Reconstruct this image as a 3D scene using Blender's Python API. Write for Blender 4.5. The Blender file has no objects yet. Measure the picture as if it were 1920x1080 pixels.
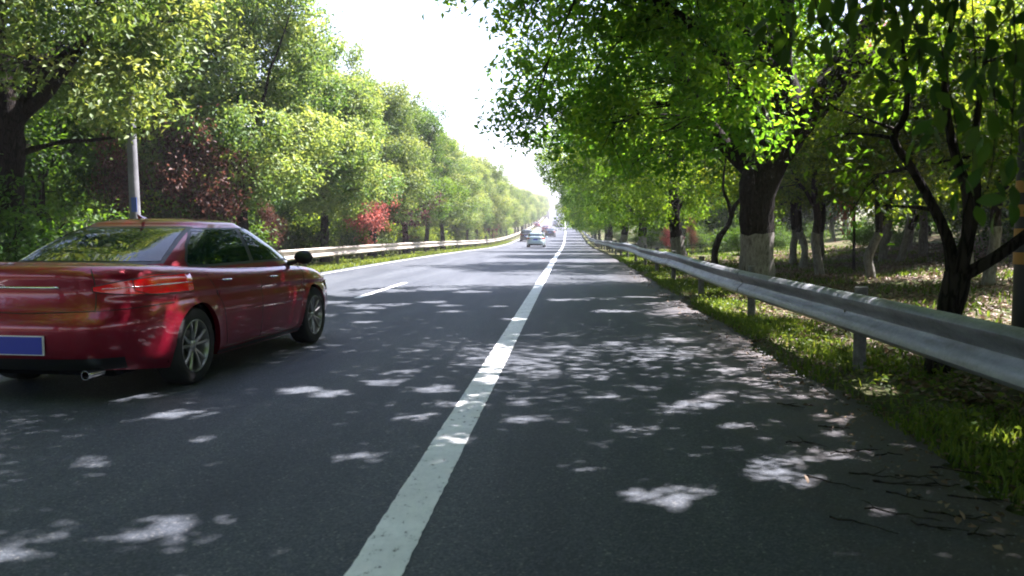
import bpy, bmesh, math, random
import numpy as np
from mathutils import Vector, Matrix

S = bpy.context.scene
COL = S.collection
R = math.radians
PI = math.pi

# ------------------------------------------------------------------ camera
EYE = 1.35
cam_d = bpy.data.cameras.new('camera')
cam = bpy.data.objects.new('camera', cam_d)
COL.objects.link(cam)
cam.location = (0, 0, EYE)
cam.rotation_euler = (R(90 - 3.93), 0, R(3.93))
cam_d.lens = 30.0
cam_d.sensor_width = 36.0
cam_d.clip_start = 0.05
cam_d.clip_end = 4000
cam_d.dof.use_dof = True
cam_d.dof.focus_distance = 13.0
cam_d.dof.aperture_fstop = 3.2
S.camera = cam

# ------------------------------------------------------------------ sky and sun
SUN_AZ = 60.0      # degrees from the road's direction (+Y) towards +X
SUN_EL = 57.0
w = bpy.data.worlds.new('World')
S.world = w
w.use_nodes = True
nt = w.node_tree
nt.nodes.clear()
out = nt.nodes.new('ShaderNodeOutputWorld')
bg = nt.nodes.new('ShaderNodeBackground')
sky = nt.nodes.new('ShaderNodeTexSky')
sky.sky_type = 'NISHITA'
sky.sun_disc = False
sky.sun_elevation = R(SUN_EL)
sky.sun_rotation = R(SUN_AZ)
sky.altitude = 0
sky.air_density = 1.0
sky.dust_density = 1.0
sky.ozone_density = 1.0
bg.inputs['Strength'].default_value = 0.05
nt.links.new(sky.outputs[0], bg.inputs['Color'])
nt.links.new(bg.outputs[0], out.inputs['Surface'])

sun_d = bpy.data.lights.new('sun', 'SUN')
sun_d.energy = 5.0
sun_d.angle = R(0.55)
sun_d.color = (1.0, 0.93, 0.82)
sun = bpy.data.objects.new('sun', sun_d)
COL.objects.link(sun)
az, el = R(SUN_AZ), R(SUN_EL)
to_sun = Vector((math.sin(az) * math.cos(el), math.cos(az) * math.cos(el), math.sin(el)))
sun.rotation_euler = to_sun.to_track_quat('Z', 'Y').to_euler()
sun.location = (30, 30, 60)

S.view_settings.view_transform = 'Standard'
S.view_settings.look = 'None'
S.view_settings.exposure = 2.85
S.view_settings.gamma = 1.0
S.view_settings.use_curve_mapping = False
S.view_settings.use_white_balance = True
S.view_settings.white_balance_temperature = 5950
S.view_settings.white_balance_tint = 22
S.render.film_transparent = False
S.render.engine = 'CYCLES'
cy = S.cycles
cy.max_bounces = 8
cy.diffuse_bounces = 5
cy.glossy_bounces = 3
cy.transmission_bounces = 5
cy.transparent_max_bounces = 8
cy.volume_bounces = 0
cy.use_denoising = True
cy.sample_clamp_indirect = 6.0
cy.pixel_filter_type = 'BLACKMAN_HARRIS'
cy.filter_width = 1.9

# ------------------------------------------------------------------ helpers
def mat(name, color=(.5, .5, .5), rough=.6, metal=0.0, spec=.5, coat=0.0, coat_rough=.03):
    m = bpy.data.materials.new(name)
    m.use_nodes = True
    b = m.node_tree.nodes['Principled BSDF']
    b.inputs['Base Color'].default_value = (*color, 1)
    b.inputs['Roughness'].default_value = rough
    b.inputs['Metallic'].default_value = metal
    b.inputs['Specular IOR Level'].default_value = spec
    b.inputs['Coat Weight'].default_value = coat
    b.inputs['Coat Roughness'].default_value = coat_rough
    return m

class N:
    """tiny node-tree writer"""
    def __init__(s, m):
        s.m = m; s.t = m.node_tree; s.b = s.t.nodes.get('Principled BSDF')
        s.geo = None
    def n(s, typ, **kw):
        x = s.t.nodes.new(typ)
        for k, v in kw.items():
            if k.startswith('_'):
                x.inputs[k[1:].replace('_', ' ')].default_value = v
            else:
                setattr(x, k, v)
        return x
    def l(s, a, b):
        s.t.links.new(a, b)
    def pos(s, scale=(1, 1, 1), local=False):
        if local:
            g = s.n('ShaderNodeTexCoord').outputs['Object']
        else:
            g = s.n('ShaderNodeNewGeometry').outputs['Position']
        mp = s.n('ShaderNodeMapping')
        mp.inputs['Scale'].default_value = scale
        s.l(g, mp.inputs['Vector'])
        return mp.outputs[0]
    def noise(s, vec, scale, detail=4, rough=.55):
        x = s.n('ShaderNodeTexNoise')
        x.inputs['Scale'].default_value = scale
        x.inputs['Detail'].default_value = detail
        x.inputs['Roughness'].default_value = rough
        s.l(vec, x.inputs['Vector'])
        return x.outputs['Fac']
    def ramp(s, fac, stops):
        x = s.n('ShaderNodeValToRGB')
        e = x.color_ramp.elements
        while len(e) < len(stops):
            e.new(.5)
        for i, (p, c) in enumerate(stops):
            e[i].position = p
            e[i].color = (*c, 1) if len(c) == 3 else c
        s.l(fac, x.inputs[0])
        return x.outputs[0]
    def mix(s, fac, a, b, mode='MIX'):
        x = s.n('ShaderNodeMix', data_type='RGBA', blend_type=mode)
        for i, v in ((0, fac), (6, a), (7, b)):
            if isinstance(v, (float, int)):
                x.inputs[i].default_value = v
            elif isinstance(v, tuple):
                x.inputs[i].default_value = (*v, 1)
            else:
                s.l(v, x.inputs[i])
        return x.outputs[2]
    def math(s, op, a, b=None, clamp=False):
        x = s.n('ShaderNodeMath', operation=op, use_clamp=clamp)
        for i, v in ((0, a), (1, b)):
            if v is None: continue
            if isinstance(v, (float, int)):
                x.inputs[i].default_value = v
            else:
                s.l(v, x.inputs[i])
        return x.outputs[0]
    def bump(s, h, strength=.4, dist=.01):
        x = s.n('ShaderNodeBump')
        x.inputs['Strength'].default_value = strength
        x.inputs['Distance'].default_value = dist
        s.l(h, x.inputs['Height'])
        s.l(x.outputs[0], s.b.inputs['Normal'])

def mesh_np(name, V, F, attr=None, smooth=False):
    """V (n,3); F (m,k) all faces with k corners"""
    V = np.asarray(V, dtype=np.float32); F = np.asarray(F, dtype=np.int32)
    me = bpy.data.meshes.new(name)
    m, k = F.shape
    me.vertices.add(len(V)); me.vertices.foreach_set('co', V.ravel())
    me.loops.add(m * k); me.loops.foreach_set('vertex_index', F.ravel())
    me.polygons.add(m)
    me.polygons.foreach_set('loop_start', np.arange(0, m * k, k, dtype=np.int32))
    me.polygons.foreach_set('loop_total', np.full(m, k, dtype=np.int32))
    if smooth:
        me.polygons.foreach_set('use_smooth', np.ones(m, dtype=bool))
    if attr is not None:
        for an, av in attr.items():
            a = me.attributes.new(an, 'FLOAT', 'POINT')
            a.data.foreach_set('value', np.asarray(av, dtype=np.float32))
    me.update()
    me.validate()
    return me

def link(name, me, m=None, parent=None):
    o = bpy.data.objects.new(name, me)
    COL.objects.link(o)
    if m is not None and me is not None and not me.materials:
        me.materials.append(m)
    if parent is not None:
        o.parent = parent
    return o

def tag(o, label=None, cat=None, group=None, kind=None):
    if label: o['label'] = label
    if cat: o['category'] = cat
    if group: o['group'] = group
    if kind: o['kind'] = kind
    return o

def thing(name, label, cat, loc=(0, 0, 0), rz=0.0, group=None):
    o = bpy.data.objects.new(name, None)
    o.empty_display_size = .2
    COL.objects.link(o)
    o.location = loc
    o.rotation_euler = (0, 0, rz)
    return tag(o, label, cat, group)

def copy_tree(o, parent=None):
    c = o.copy()
    COL.objects.link(c)
    c.parent = parent
    for ch in list(o.children):
        copy_tree(ch, c)
    return c

class MB:
    """mesh builder with mixed polygons"""
    def __init__(s):
        s.v = []; s.f = []
    def add(s, V, F):
        o = len(s.v)
        s.v += [tuple(p) for p in V]
        s.f += [tuple(i + o for i in f) for f in F]
        return s
    def box(s, c, d, M=None):
        x, y, z = c; a, b, h = d[0] / 2, d[1] / 2, d[2] / 2
        V = [(x + i * a, y + j * b, z + k * h) for k in (-1, 1) for j in (-1, 1) for i in (-1, 1)]
        if M is not None:
            V = [tuple(M @ Vector(p)) for p in V]
        return s.add(V, [(0, 2, 3, 1), (4, 5, 7, 6), (0, 1, 5, 4), (2, 6, 7, 3), (0, 4, 6, 2), (1, 3, 7, 5)])
    def lathe(s, prof, n=32, axis='z', c=(0, 0, 0), close=False):
        V = []; F = []
        for i in range(n):
            a = 2 * PI * i / n
            for (r, h) in prof:
                if axis == 'z':
                    V.append((c[0] + r * math.cos(a), c[1] + r * math.sin(a), c[2] + h))
                else:
                    V.append((c[0] + h, c[1] + r * math.cos(a), c[2] + r * math.sin(a)))
        k = len(prof)
        for i in range(n):
            j = (i + 1) % n
            for q in range(k - 1 + (1 if close else 0)):
                q2 = (q + 1) % k
                F.append((i * k + q, j * k + q, j * k + q2, i * k + q2))
        return s.add(V, F)
    def tube(s, pts, rad, n=8, cap=True):
        pts = [Vector(p) for p in pts]
        if not hasattr(rad, '__len__'):
            rad = [rad] * len(pts)
        V = []; F = []
        up = Vector((.3, .2, 1)).normalized()
        for i, p in enumerate(pts):
            d = (pts[min(i + 1, len(pts) - 1)] - pts[max(i - 1, 0)])
            d = d.normalized() if d.length > 1e-9 else Vector((0, 0, 1))
            a = d.cross(Vector((1, .1, .05)) if abs(d.x) < .9 else Vector((0, 1, 0))).normalized()
            b = d.cross(a)
            for q in range(n):
                t = 2 * PI * q / n
                V.append(p + (a * math.cos(t) + b * math.sin(t)) * rad[i])
        for i in range(len(pts) - 1):
            for q in range(n):
                q2 = (q + 1) % n
                F.append((i * n + q, i * n + q2, (i + 1) * n + q2, (i + 1) * n + q))
        if cap:
            F.append(tuple(range(n))[::-1]); F.append(tuple((len(pts) - 1) * n + q for q in range(n)))
        return s.add(V, F)
    def build(s, name, m=None, parent=None, smooth=False, autos=None):
        me = bpy.data.meshes.new(name)
        me.from_pydata(s.v, [], s.f)
        me.update()
        bm = bmesh.new(); bm.from_mesh(me)
        bmesh.ops.recalc_face_normals(bm, faces=bm.faces)
        bm.to_mesh(me); bm.free()
        if smooth:
            for p in me.polygons: p.use_smooth = True
            if autos:
                me.set_sharp_from_angle(angle=R(autos))
        return link(name, me, m, parent)

# ------------------------------------------------------------------ road space:  u sideways, y along, h up
_py = [-120, -60, 0, 35, 60, 88, 112, 147, 185, 225, 280, 330, 500, 700, 1000, 1600, 3000]
_pz = [0, 0, 0, -.02, -.2, -.5, -.45, .12, .95, 1.95, 3.7, 5.4, 12.3, 20, 30, 40, 50]
_gy = np.arange(-120, 3001, 4.0)
_gz = np.interp(_gy, _py, _pz)
_k = np.exp(-np.linspace(-2, 2, 9) ** 2); _k /= _k.sum()
for _ in range(3):
    _gz[4:-4] = np.convolve(_gz, _k, mode='same')[4:-4]
def prof(y): return np.interp(y, _gy, _gz)
def drift(y):
    y = np.maximum(y, 0)
    return -.6 * (y / 220.0) ** 2.5 * np.where(y > 600, (600 / np.maximum(y, 600)) ** 1.2, 1)
def gh(u, y):
    """ground height beside the road"""
    u = np.asarray(u, dtype=float); y = np.asarray(y, dtype=float)
    g = np.full(np.broadcast(u, y).shape, -.035)
    r = np.maximum(u - 2.15, 0)
    g = g + np.clip(r / .25, 0, 1) * .035 + .05 * np.clip(r - 1.8, 0, 4) + .10 * np.clip(r - 5.8, 0, 22) + .02 * np.clip(r - 28, 0, 100)
    l = np.maximum(-7.95 - u, 0)
    g = g + np.clip(l / .3, 0, 1) * .035 - .06 * np.clip(l - 1.2, 0, 5) + .09 * np.clip(l - 8, 0, 30)
    bumpy = .05 * np.sin(u * 1.7 + y * .6) * np.sin(y * .9 - u * .4) + .03 * np.sin(u * 3.1 + 1) * np.sin(y * 2.3 + 2)
    g = g + bumpy * np.clip((r - .3), 0, 1) + bumpy * np.clip(l - .5, 0, 1)
    return g
def W(u, y, h=0.0):
    return Vector((float(u + drift(y)), float(y), float(prof(y) + h)))
def G(u, y, h=0.0):
    return W(u, y, float(gh(u, y)) + h)
def heading(y):
    return -math.atan2(float(drift(y + 1) - drift(y - 1)), 2.0)
def pitch(y):
    return math.atan2(float(prof(y + 3) - prof(y - 3)), 6.0)

# ------------------------------------------------------------------ materials
# asphalt
M_ASPH = mat('asphalt', (.05, .05, .055), .70, spec=.34)
a = N(M_ASPH)
p = a.pos()
big = a.noise(a.pos((1.2, .12, 1)), 1.3, 5)
mid = a.noise(p, 3.0, 5)
fine = a.noise(p, 260, 2, .6)
vor = a.n('ShaderNodeTexVoronoi'); vor.inputs['Scale'].default_value = 105; a.l(p, vor.inputs['Vector'])
stone = a.ramp(a.math('MULTIPLY', a.n('ShaderNodeSeparateColor').outputs[0], 1.0), [(0, (0, 0, 0)), (1, (1, 1, 1))])
sc = a.n('ShaderNodeSeparateColor'); a.l(vor.outputs['Color'], sc.inputs[0])
stone = a.ramp(sc.outputs[0], [(.0, (.019, .025, .032)), (.55, (.040, .049, .059)), (.88, (.061, .071, .083)), (.98, (.085, .088, .09)), (1, (.17, .17, .165))])
base = a.mix(a.ramp(big, [(.35, (0, 0, 0)), (.65, (1, 1, 1))]), (.72, .74, .78), (1.28, 1.26, 1.22))
c1 = a.mix(1.0, stone, base, 'MULTIPLY')
sx = a.n('ShaderNodeSeparateXYZ'); a.l(p, sx.inputs[0])
# brown soil carried onto the shoulder next to the verge
e = a.math('ADD', a.math('MULTIPLY', a.math('SUBTRACT', sx.outputs[0], 1.0), .8), a.math('MULTIPLY', a.math('SUBTRACT', mid, .5), 1.6))
e = a.math('MULTIPLY', a.math('ADD', e, 0.0, True), .75, True)
far = a.ramp(a.math('DIVIDE', sx.outputs[1], 120), [(0, (1, 1, 1)), (1, (0, 0, 0))])
e = a.math('MULTIPLY', e, far)
c2 = a.mix(e, c1, (.062, .046, .036))
# polished wheel tracks slightly paler, oil a little darker
spot = a.ramp(a.noise(p, 1.1, 6, .7), [(.28, (.78, .78, .78)), (.42, (1, 1, 1))])
c3 = a.mix(1.0, c2, spot, 'MULTIPLY')
a.l(c3, a.b.inputs['Base Color'])
a.bump(a.math('ADD', a.math('MULTIPLY', vor.outputs['Distance'], -1.0), a.math('MULTIPLY', fine, .6)), .45, .004)

M_PAINT = mat('road_paint', (.78, .78, .76), .6)
a = N(M_PAINT); p = a.pos()
wear = a.ramp(a.noise(a.pos((1, .6, 1)), 20, 7, .75), [(.36, (.07, .07, .07)), (.41, (.74, .76, .77)), (.6, (.84, .85, .85))])
dirt = a.ramp(a.noise(p, 3, 5), [(.3, (.78, .78, .77)), (.7, (1, 1, 1))])
a.l(a.mix(1.0, wear, dirt, 'MULTIPLY'), a.b.inputs['Base Color'])
a.bump(a.noise(p, 160, 3), .4, .004)

# soil with litter
M_GROUND = mat('soil', (.1, .08, .05), .95, spec=.1)
a = N(M_GROUND); p = a.pos()
n1 = a.noise(p, .55, 6); n2 = a.noise(p, 9, 6, .7)
soil = a.ramp(n2, [(.3, (.035, .027, .016)), (.5, (.09, .068, .042)), (.72, (.17, .125, .08))])
gr = a.ramp(a.noise(p, 14, 5, .7), [(.3, (.022, .038, .010)), (.7, (.075, .12, .028))])
sx = a.n('ShaderNodeSeparateXYZ'); a.l(p, sx.inputs[0])
inner = a.math('LESS_THAN', a.math('ABSOLUTE', a.math('ADD', sx.outputs[0], 2.9)), 7.6)
gm = a.ramp(n1, [(.36, (0, 0, 0)), (.56, (1, 1, 1))])
gm2 = a.math('MAXIMUM', a.math('MULTIPLY', gm, .75), a.math('MULTIPLY', inner, .35))
a.l(a.mix(gm2, soil, gr), a.b.inputs['Base Color'])
a.bump(n2, .8, .05)

def bark(name, dark, pale, sc=1.0):
    m = mat(name, dark, .93, spec=.15)
    a = N(m); p = a.pos((7 * sc, 7 * sc, 1.4 * sc), True)
    v = a.n('ShaderNodeTexVoronoi', feature='DISTANCE_TO_EDGE'); v.inputs['Scale'].default_value = 3.2
    wob = a.noise(p, 1.5, 5)
    ad = a.n('ShaderNodeVectorMath', operation='ADD'); a.l(p, ad.inputs[0])
    cmb = a.n('ShaderNodeCombineXYZ'); a.l(wob, cmb.inputs[0]); a.l(wob, cmb.inputs[1]); a.l(wob, cmb.inputs[2])
    a.l(cmb.outputs[0], ad.inputs[1]); a.l(ad.outputs[0], v.inputs['Vector'])
    crack = a.ramp(v.outputs['Distance'], [(0, (0, 0, 0)), (.16, (1, 1, 1))])
    f = a.noise(p, 5, 6, .7)
    c = a.mix(f, dark, pale)
    a.l(a.mix(crack, tuple(x * .35 for x in dark), c), a.b.inputs['Base Color'])
    h = a.math('ADD', a.math('MULTIPLY', crack, .8), f)
    a.bump(h, 1.0, .03)
    return m
M_BARK = bark('bark', (.015, .012, .010), (.042, .034, .027))
M_BARK2 = bark('smooth_bark', (.022, .018, .014), (.05, .042, .034), .5)
M_LIME = mat('limewash', (.42, .40, .36), .95, spec=.1)
a = N(M_LIME); p = a.pos((6, 6, 2), True)
f = a.noise(p, 3, 7, .7)
a.l(a.ramp(f, [(.32, (.05, .042, .035)), (.44, (.15, .14, .125)), (.66, (.27, .26, .24))]), a.b.inputs['Base Color'])
a.bump(f, .9, .02)

def leaf_mat(name, lo, mid_, hi, trans=.42, hue=.03, tgain=(1.35, 1.35, .55)):
    m = bpy.data.materials.new(name); m.use_nodes = True
    t = m.node_tree; t.nodes.clear()
    a = N(m)
    o = a.n('ShaderNodeOutputMaterial')
    at = a.n('ShaderNodeAttribute', attribute_name='tone')
    oi = a.n('ShaderNodeObjectInfo')
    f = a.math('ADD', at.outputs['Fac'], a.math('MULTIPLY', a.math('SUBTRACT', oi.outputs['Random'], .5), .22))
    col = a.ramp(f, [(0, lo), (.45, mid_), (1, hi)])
    hs = a.n('ShaderNodeHueSaturation')
    a.l(a.math('ADD', a.math('MULTIPLY', oi.outputs['Random'], hue), .5 - hue / 2), hs.inputs['Hue'])
    a.l(col, hs.inputs['Color'])
    pb = a.n('ShaderNodeBsdfPrincipled')
    a.l(hs.outputs[0], pb.inputs['Base Color'])
    pb.inputs['Roughness'].default_value = .55
    pb.inputs['Specular IOR Level'].default_value = .22
    tr = a.n('ShaderNodeBsdfTranslucent')
    a.l(a.mix(1.0, hs.outputs[0], tgain, 'MULTIPLY'), tr.inputs['Color'])
    # the translucent lobe is brighter than the reflecting one, as in a real thin leaf
    ms = a.n('ShaderNodeMixShader'); ms.inputs[0].default_value = trans
    a.l(pb.outputs[0], ms.inputs[1]); a.l(tr.outputs[0], ms.inputs[2])
    a.l(ms.outputs[0], o.inputs['Surface'])
    return m
TG = (3.7, 3.2, .8)
TGL = (3.0, 2.7, 1.1)
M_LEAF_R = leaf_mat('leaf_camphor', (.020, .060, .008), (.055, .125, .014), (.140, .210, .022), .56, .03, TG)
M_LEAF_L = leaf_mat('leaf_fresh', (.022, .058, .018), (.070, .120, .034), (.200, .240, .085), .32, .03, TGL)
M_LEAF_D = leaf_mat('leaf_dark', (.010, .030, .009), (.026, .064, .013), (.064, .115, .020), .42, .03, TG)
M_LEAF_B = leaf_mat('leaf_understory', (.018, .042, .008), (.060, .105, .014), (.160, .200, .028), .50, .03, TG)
M_LEAF_RED = leaf_mat('leaf_red', (.12, .025, .02), (.26, .07, .06), (.44, .18, .15), .35, .01, (2, 1.6, 1.4))
M_LEAF_PUR = leaf_mat('leaf_purple', (.018, .008, .012), (.045, .016, .022), (.10, .04, .045), .35, .01, (2, 1.4, 1.4))
M_LEAF_MAR = leaf_mat('leaf_maroon', (.024, .014, .012), (.060, .028, .022), (.13, .07, .045), .38, .01, (2, 1.6, 1.4))
M_GRASS = leaf_mat('grass_blade', (.020, .040, .008), (.055, .100, .015), (.135, .170, .030), .40, .0, (2.4, 2.2, 1.0))
M_LITTER = leaf_mat('dead_leaf', (.045, .028, .016), (.13, .085, .05), (.28, .20, .13), .15, .0, (1, 1, 1))

M_STEEL = mat('galvanised_steel', (.36, .38, .40), .42, metal=.35, spec=.5)
a = N(M_STEEL); p = a.pos((1, .25, 1))
f = a.noise(p, 6, 7, .65)
a.l(a.ramp(f, [(.28, (.10, .10, .10)), (.45, (.19, .20, .22)), (.65, (.28, .30, .33))]), a.b.inputs['Base Color'])
a.l(a.ramp(a.noise(a.pos(), 30, 4), [(.3, (.34, .34, .34)), (.7, (.62, .62, .62))]), a.b.inputs['Roughness'])
a.bump(a.noise(a.pos(), 90, 3), .12, .003)
M_STEEL_L = mat('painted_steel', (.60, .56, .48), .5, metal=.1)
a = N(M_STEEL_L); p = a.pos((1, .25, 1))
a.l(a.ramp(a.noise(p, 5, 7, .65), [(.3, (.17, .14, .11)), (.5, (.34, .30, .25)), (.7, (.42, .38, .32))]), a.b.inputs['Base Color'])
M_POST = mat('post_steel', (.14, .135, .13), .65, metal=.3)
a = N(M_POST); p = a.pos()
a.l(a.ramp(a.noise(p, 12, 6, .7), [(.3, (.06, .055, .05)), (.6, (.17, .165, .16))]), a.b.inputs['Base Color'])
M_BOLT = mat('bolt_steel', (.2, .2, .2), .45, metal=.8)
M_CONC = mat('concrete', (.34, .35, .36), .85)
a = N(M_CONC); p = a.pos()
a.l(a.ramp(a.noise(p, 3, 7, .6), [(.3, (.08, .085, .09)), (.7, (.16, .165, .17))]), a.b.inputs['Base Color'])
a.bump(a.noise(p, 40, 4), .3, .006)

def carpaint(name, c, metal=.35):
    m = mat(name, c, .32, metal=metal, coat=1.0, coat_rough=.03)
    a = N(m)
    f = a.noise(a.pos((1, 1, 1), True), 900, 1)
    a.l(a.mix(a.math('MULTIPLY', f, .35), c, tuple(min(1, x * 1.7 + .01) for x in c)), a.b.inputs['Base Color'])
    return m
M_RED = carpaint('red_car_paint', (.21, .003, .018), .5)
M_SILVER = carpaint('silver_blue_car_paint', (.34, .43, .46), .3)
M_BLACKP = carpaint('dark_car_paint', (.02, .024, .03), .2)
M_REDP = carpaint('faded_red_car_paint', (.20, .04, .04), .2)
M_GREYP = carpaint('grey_car_paint', (.25, .24, .24), .2)
M_WHITEP = carpaint('white_car_paint', (.6, .62, .64), .0)
M_GLASS = mat('tinted_car_glass', (.006, .016, .015), .03, spec=.6, coat=.3)
M_RUBBER = mat('tyre_rubber', (.016, .016, .017), .85)
M_RIM = mat('alloy', (.36, .36, .37), .32, metal=.85)
M_TRIM = mat('black_trim', (.012, .012, .013), .4)
M_UNDER = mat('underbody', (.008, .008, .009), .9, spec=.1)
M_CHROME = mat('chrome', (.75, .75, .76), .12, metal=1.0)
M_TAIL = mat('tail_lamp_red', (.30, .003, .004), .15, coat=1.0)
b = M_TAIL.node_tree.nodes['Principled BSDF']
b.inputs['Emission Color'].default_value = (1, .01, .01, 1); b.inputs['Emission Strength'].default_value = .02
M_LAMPC = mat('clear_lamp', (.5, .5, .52), .1, coat=1.0)
M_PLATE = mat('blue_plate', (.004, .02, .34), .35)
M_PLATEW = mat('plate_border', (.7, .7, .7), .4)
M_BLUE = mat('blue_sign', (.008, .05, .25), .45)
M_YEL = mat('yellow_reflective', (.36, .17, .015), .5)
M_BLK = mat('black_reflective', (.012, .012, .012), .5)
M_SIGNRED = mat('red_board', (.30, .012, .02), .5)

# ------------------------------------------------------------------ ground, road, markings
ys = np.concatenate([np.arange(-70, 0, 2.0), np.arange(0, 40, .5), np.arange(40, 120, 1.5), np.arange(120, 400, 6), np.arange(400, 1000, 25), np.arange(1000, 2601, 100)])
us = np.concatenate([-np.array([900, 500, 300, 180, 120, 90, 70, 55, 45, 36, 30, 26, 22]), np.arange(-19, -8.4, .6), [-8.25, -8.1, -7.95], [-7, -5, -3, -1, 1], [2.15, 2.25, 2.4], np.arange(2.6, 12, .35), np.arange(12, 24, 1.0), np.array([26, 30, 36, 45, 55, 70, 90, 120, 180, 300, 500, 900])]).astype(float)
def sheet(uu, yy, hf, name, m, smooth=True):
    U, Y = np.meshgrid(uu, yy)
    V = np.stack([U + drift(Y), Y, prof(Y) + hf(U, Y)], -1).reshape(-1, 3)
    nu = len(uu); ny = len(yy)
    i = (np.arange(ny - 1)[:, None] * nu + np.arange(nu - 1)[None]).ravel()
    F = np.stack([i, i + 1, i + 1 + nu, i + nu], -1)
    me = mesh_np(name, V, F, smooth=smooth)
    return link(name, me, m)
def terr(U, Y):
    g = gh(U, Y)
    d = np.clip((Y - 520) / 1200, 0, 1)
    hill = d * 46 * (1 + .35 * np.sin(U * .006 + 1.0) + .25 * np.sin(U * .017 + 2)) * np.clip(np.abs(U + 4) / 120, 0, 1)
    return g + hill
tag(sheet(us, ys, terr, 'ground', M_GROUND), 'brown litter covered soil and rough grass either side of the road', kind='structure')

# asphalt with a crumbling shoulder edge
rng = np.random.default_rng(3)
yy = np.concatenate([np.arange(-70, 0, 1.0), np.arange(0, 30, .06), np.arange(30, 90, .3), np.arange(90, 400, 4), np.arange(400, 1601, 20)])
uu = np.array([-8.0, -7.7, -6, -4.3, -2.5, -.76, .5, 1.5, 1.9, 2.05, 2.18])
U, Y = np.meshgrid(uu, yy)
edge = .09 * np.sin(Y * 1.1 + 1) + .05 * np.sin(Y * 3.7) + .035 * rng.standard_normal(Y.shape[0])[:, None] * (Y < 60)
U = U + edge * np.clip((U - 1.9) / .28, 0, 1)
V = np.stack([U + drift(Y), Y, prof(Y) + .0], -1).reshape(-1, 3)
nu, ny = len(uu), len(yy)
i = (np.arange(ny - 1)[:, None] * nu + np.arange(nu - 1)[None]).ravel()
road = link('road', mesh_np('road', V, np.stack([i, i + 1, i + 1 + nu, i + nu], -1), smooth=True), M_ASPH)
tag(road, 'dark asphalt road with two lanes and a wide shoulder', kind='structure')

def strip(name, u0, u1, y0, y1, h=.005, jit=.0):
    n = max(2, int((y1 - y0) / (.05 if (y0 < 12 and jit) else max(.5, y0 * .02))))
    yy = np.linspace(y0, y1, n)
    V = []; F = []
    for k, y in enumerate(yy):
        ja, jb = (rng.normal(0, jit), rng.normal(0, jit)) if jit else (0, 0)
        V += [W(u0 + ja, y, h), W(u1 + jb, y, h)]
        if k: F.append((2 * k - 2, 2 * k - 1, 2 * k + 1, 2 * k))
    return MB().add(V, F)
LU = -.764
t = thing('edge_line', 'long solid white line between the traffic lanes and the shoulder', 'road marking', W(LU, 0, 0))
t.location = (0, 0, 0)
for (y0, y1) in ((-20, 8.56), (8.6, 140), (140, 900)):
    strip('line_section', LU - .11, LU + .11, y0, y1, .005, .0022).build('line_section', M_PAINT, t)
t = thing('lane_line', 'dashed thin white line dividing the two traffic lanes', 'road marking')
for y0 in [-4.5, 16.6]:
    strip('line_dash', -4.29, -4.16, y0, y0 + 5.0, .005, .0).build('line_dash', M_PAINT, t)
strip('far_edge_line', -7.68, -7.58, -20, 600, .005).build('far_edge_line', M_PAINT)
tag(bpy.data.objects['far_edge_line'], 'thin white line along the far side of the road below the cream guardrail', 'road marking')

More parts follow.
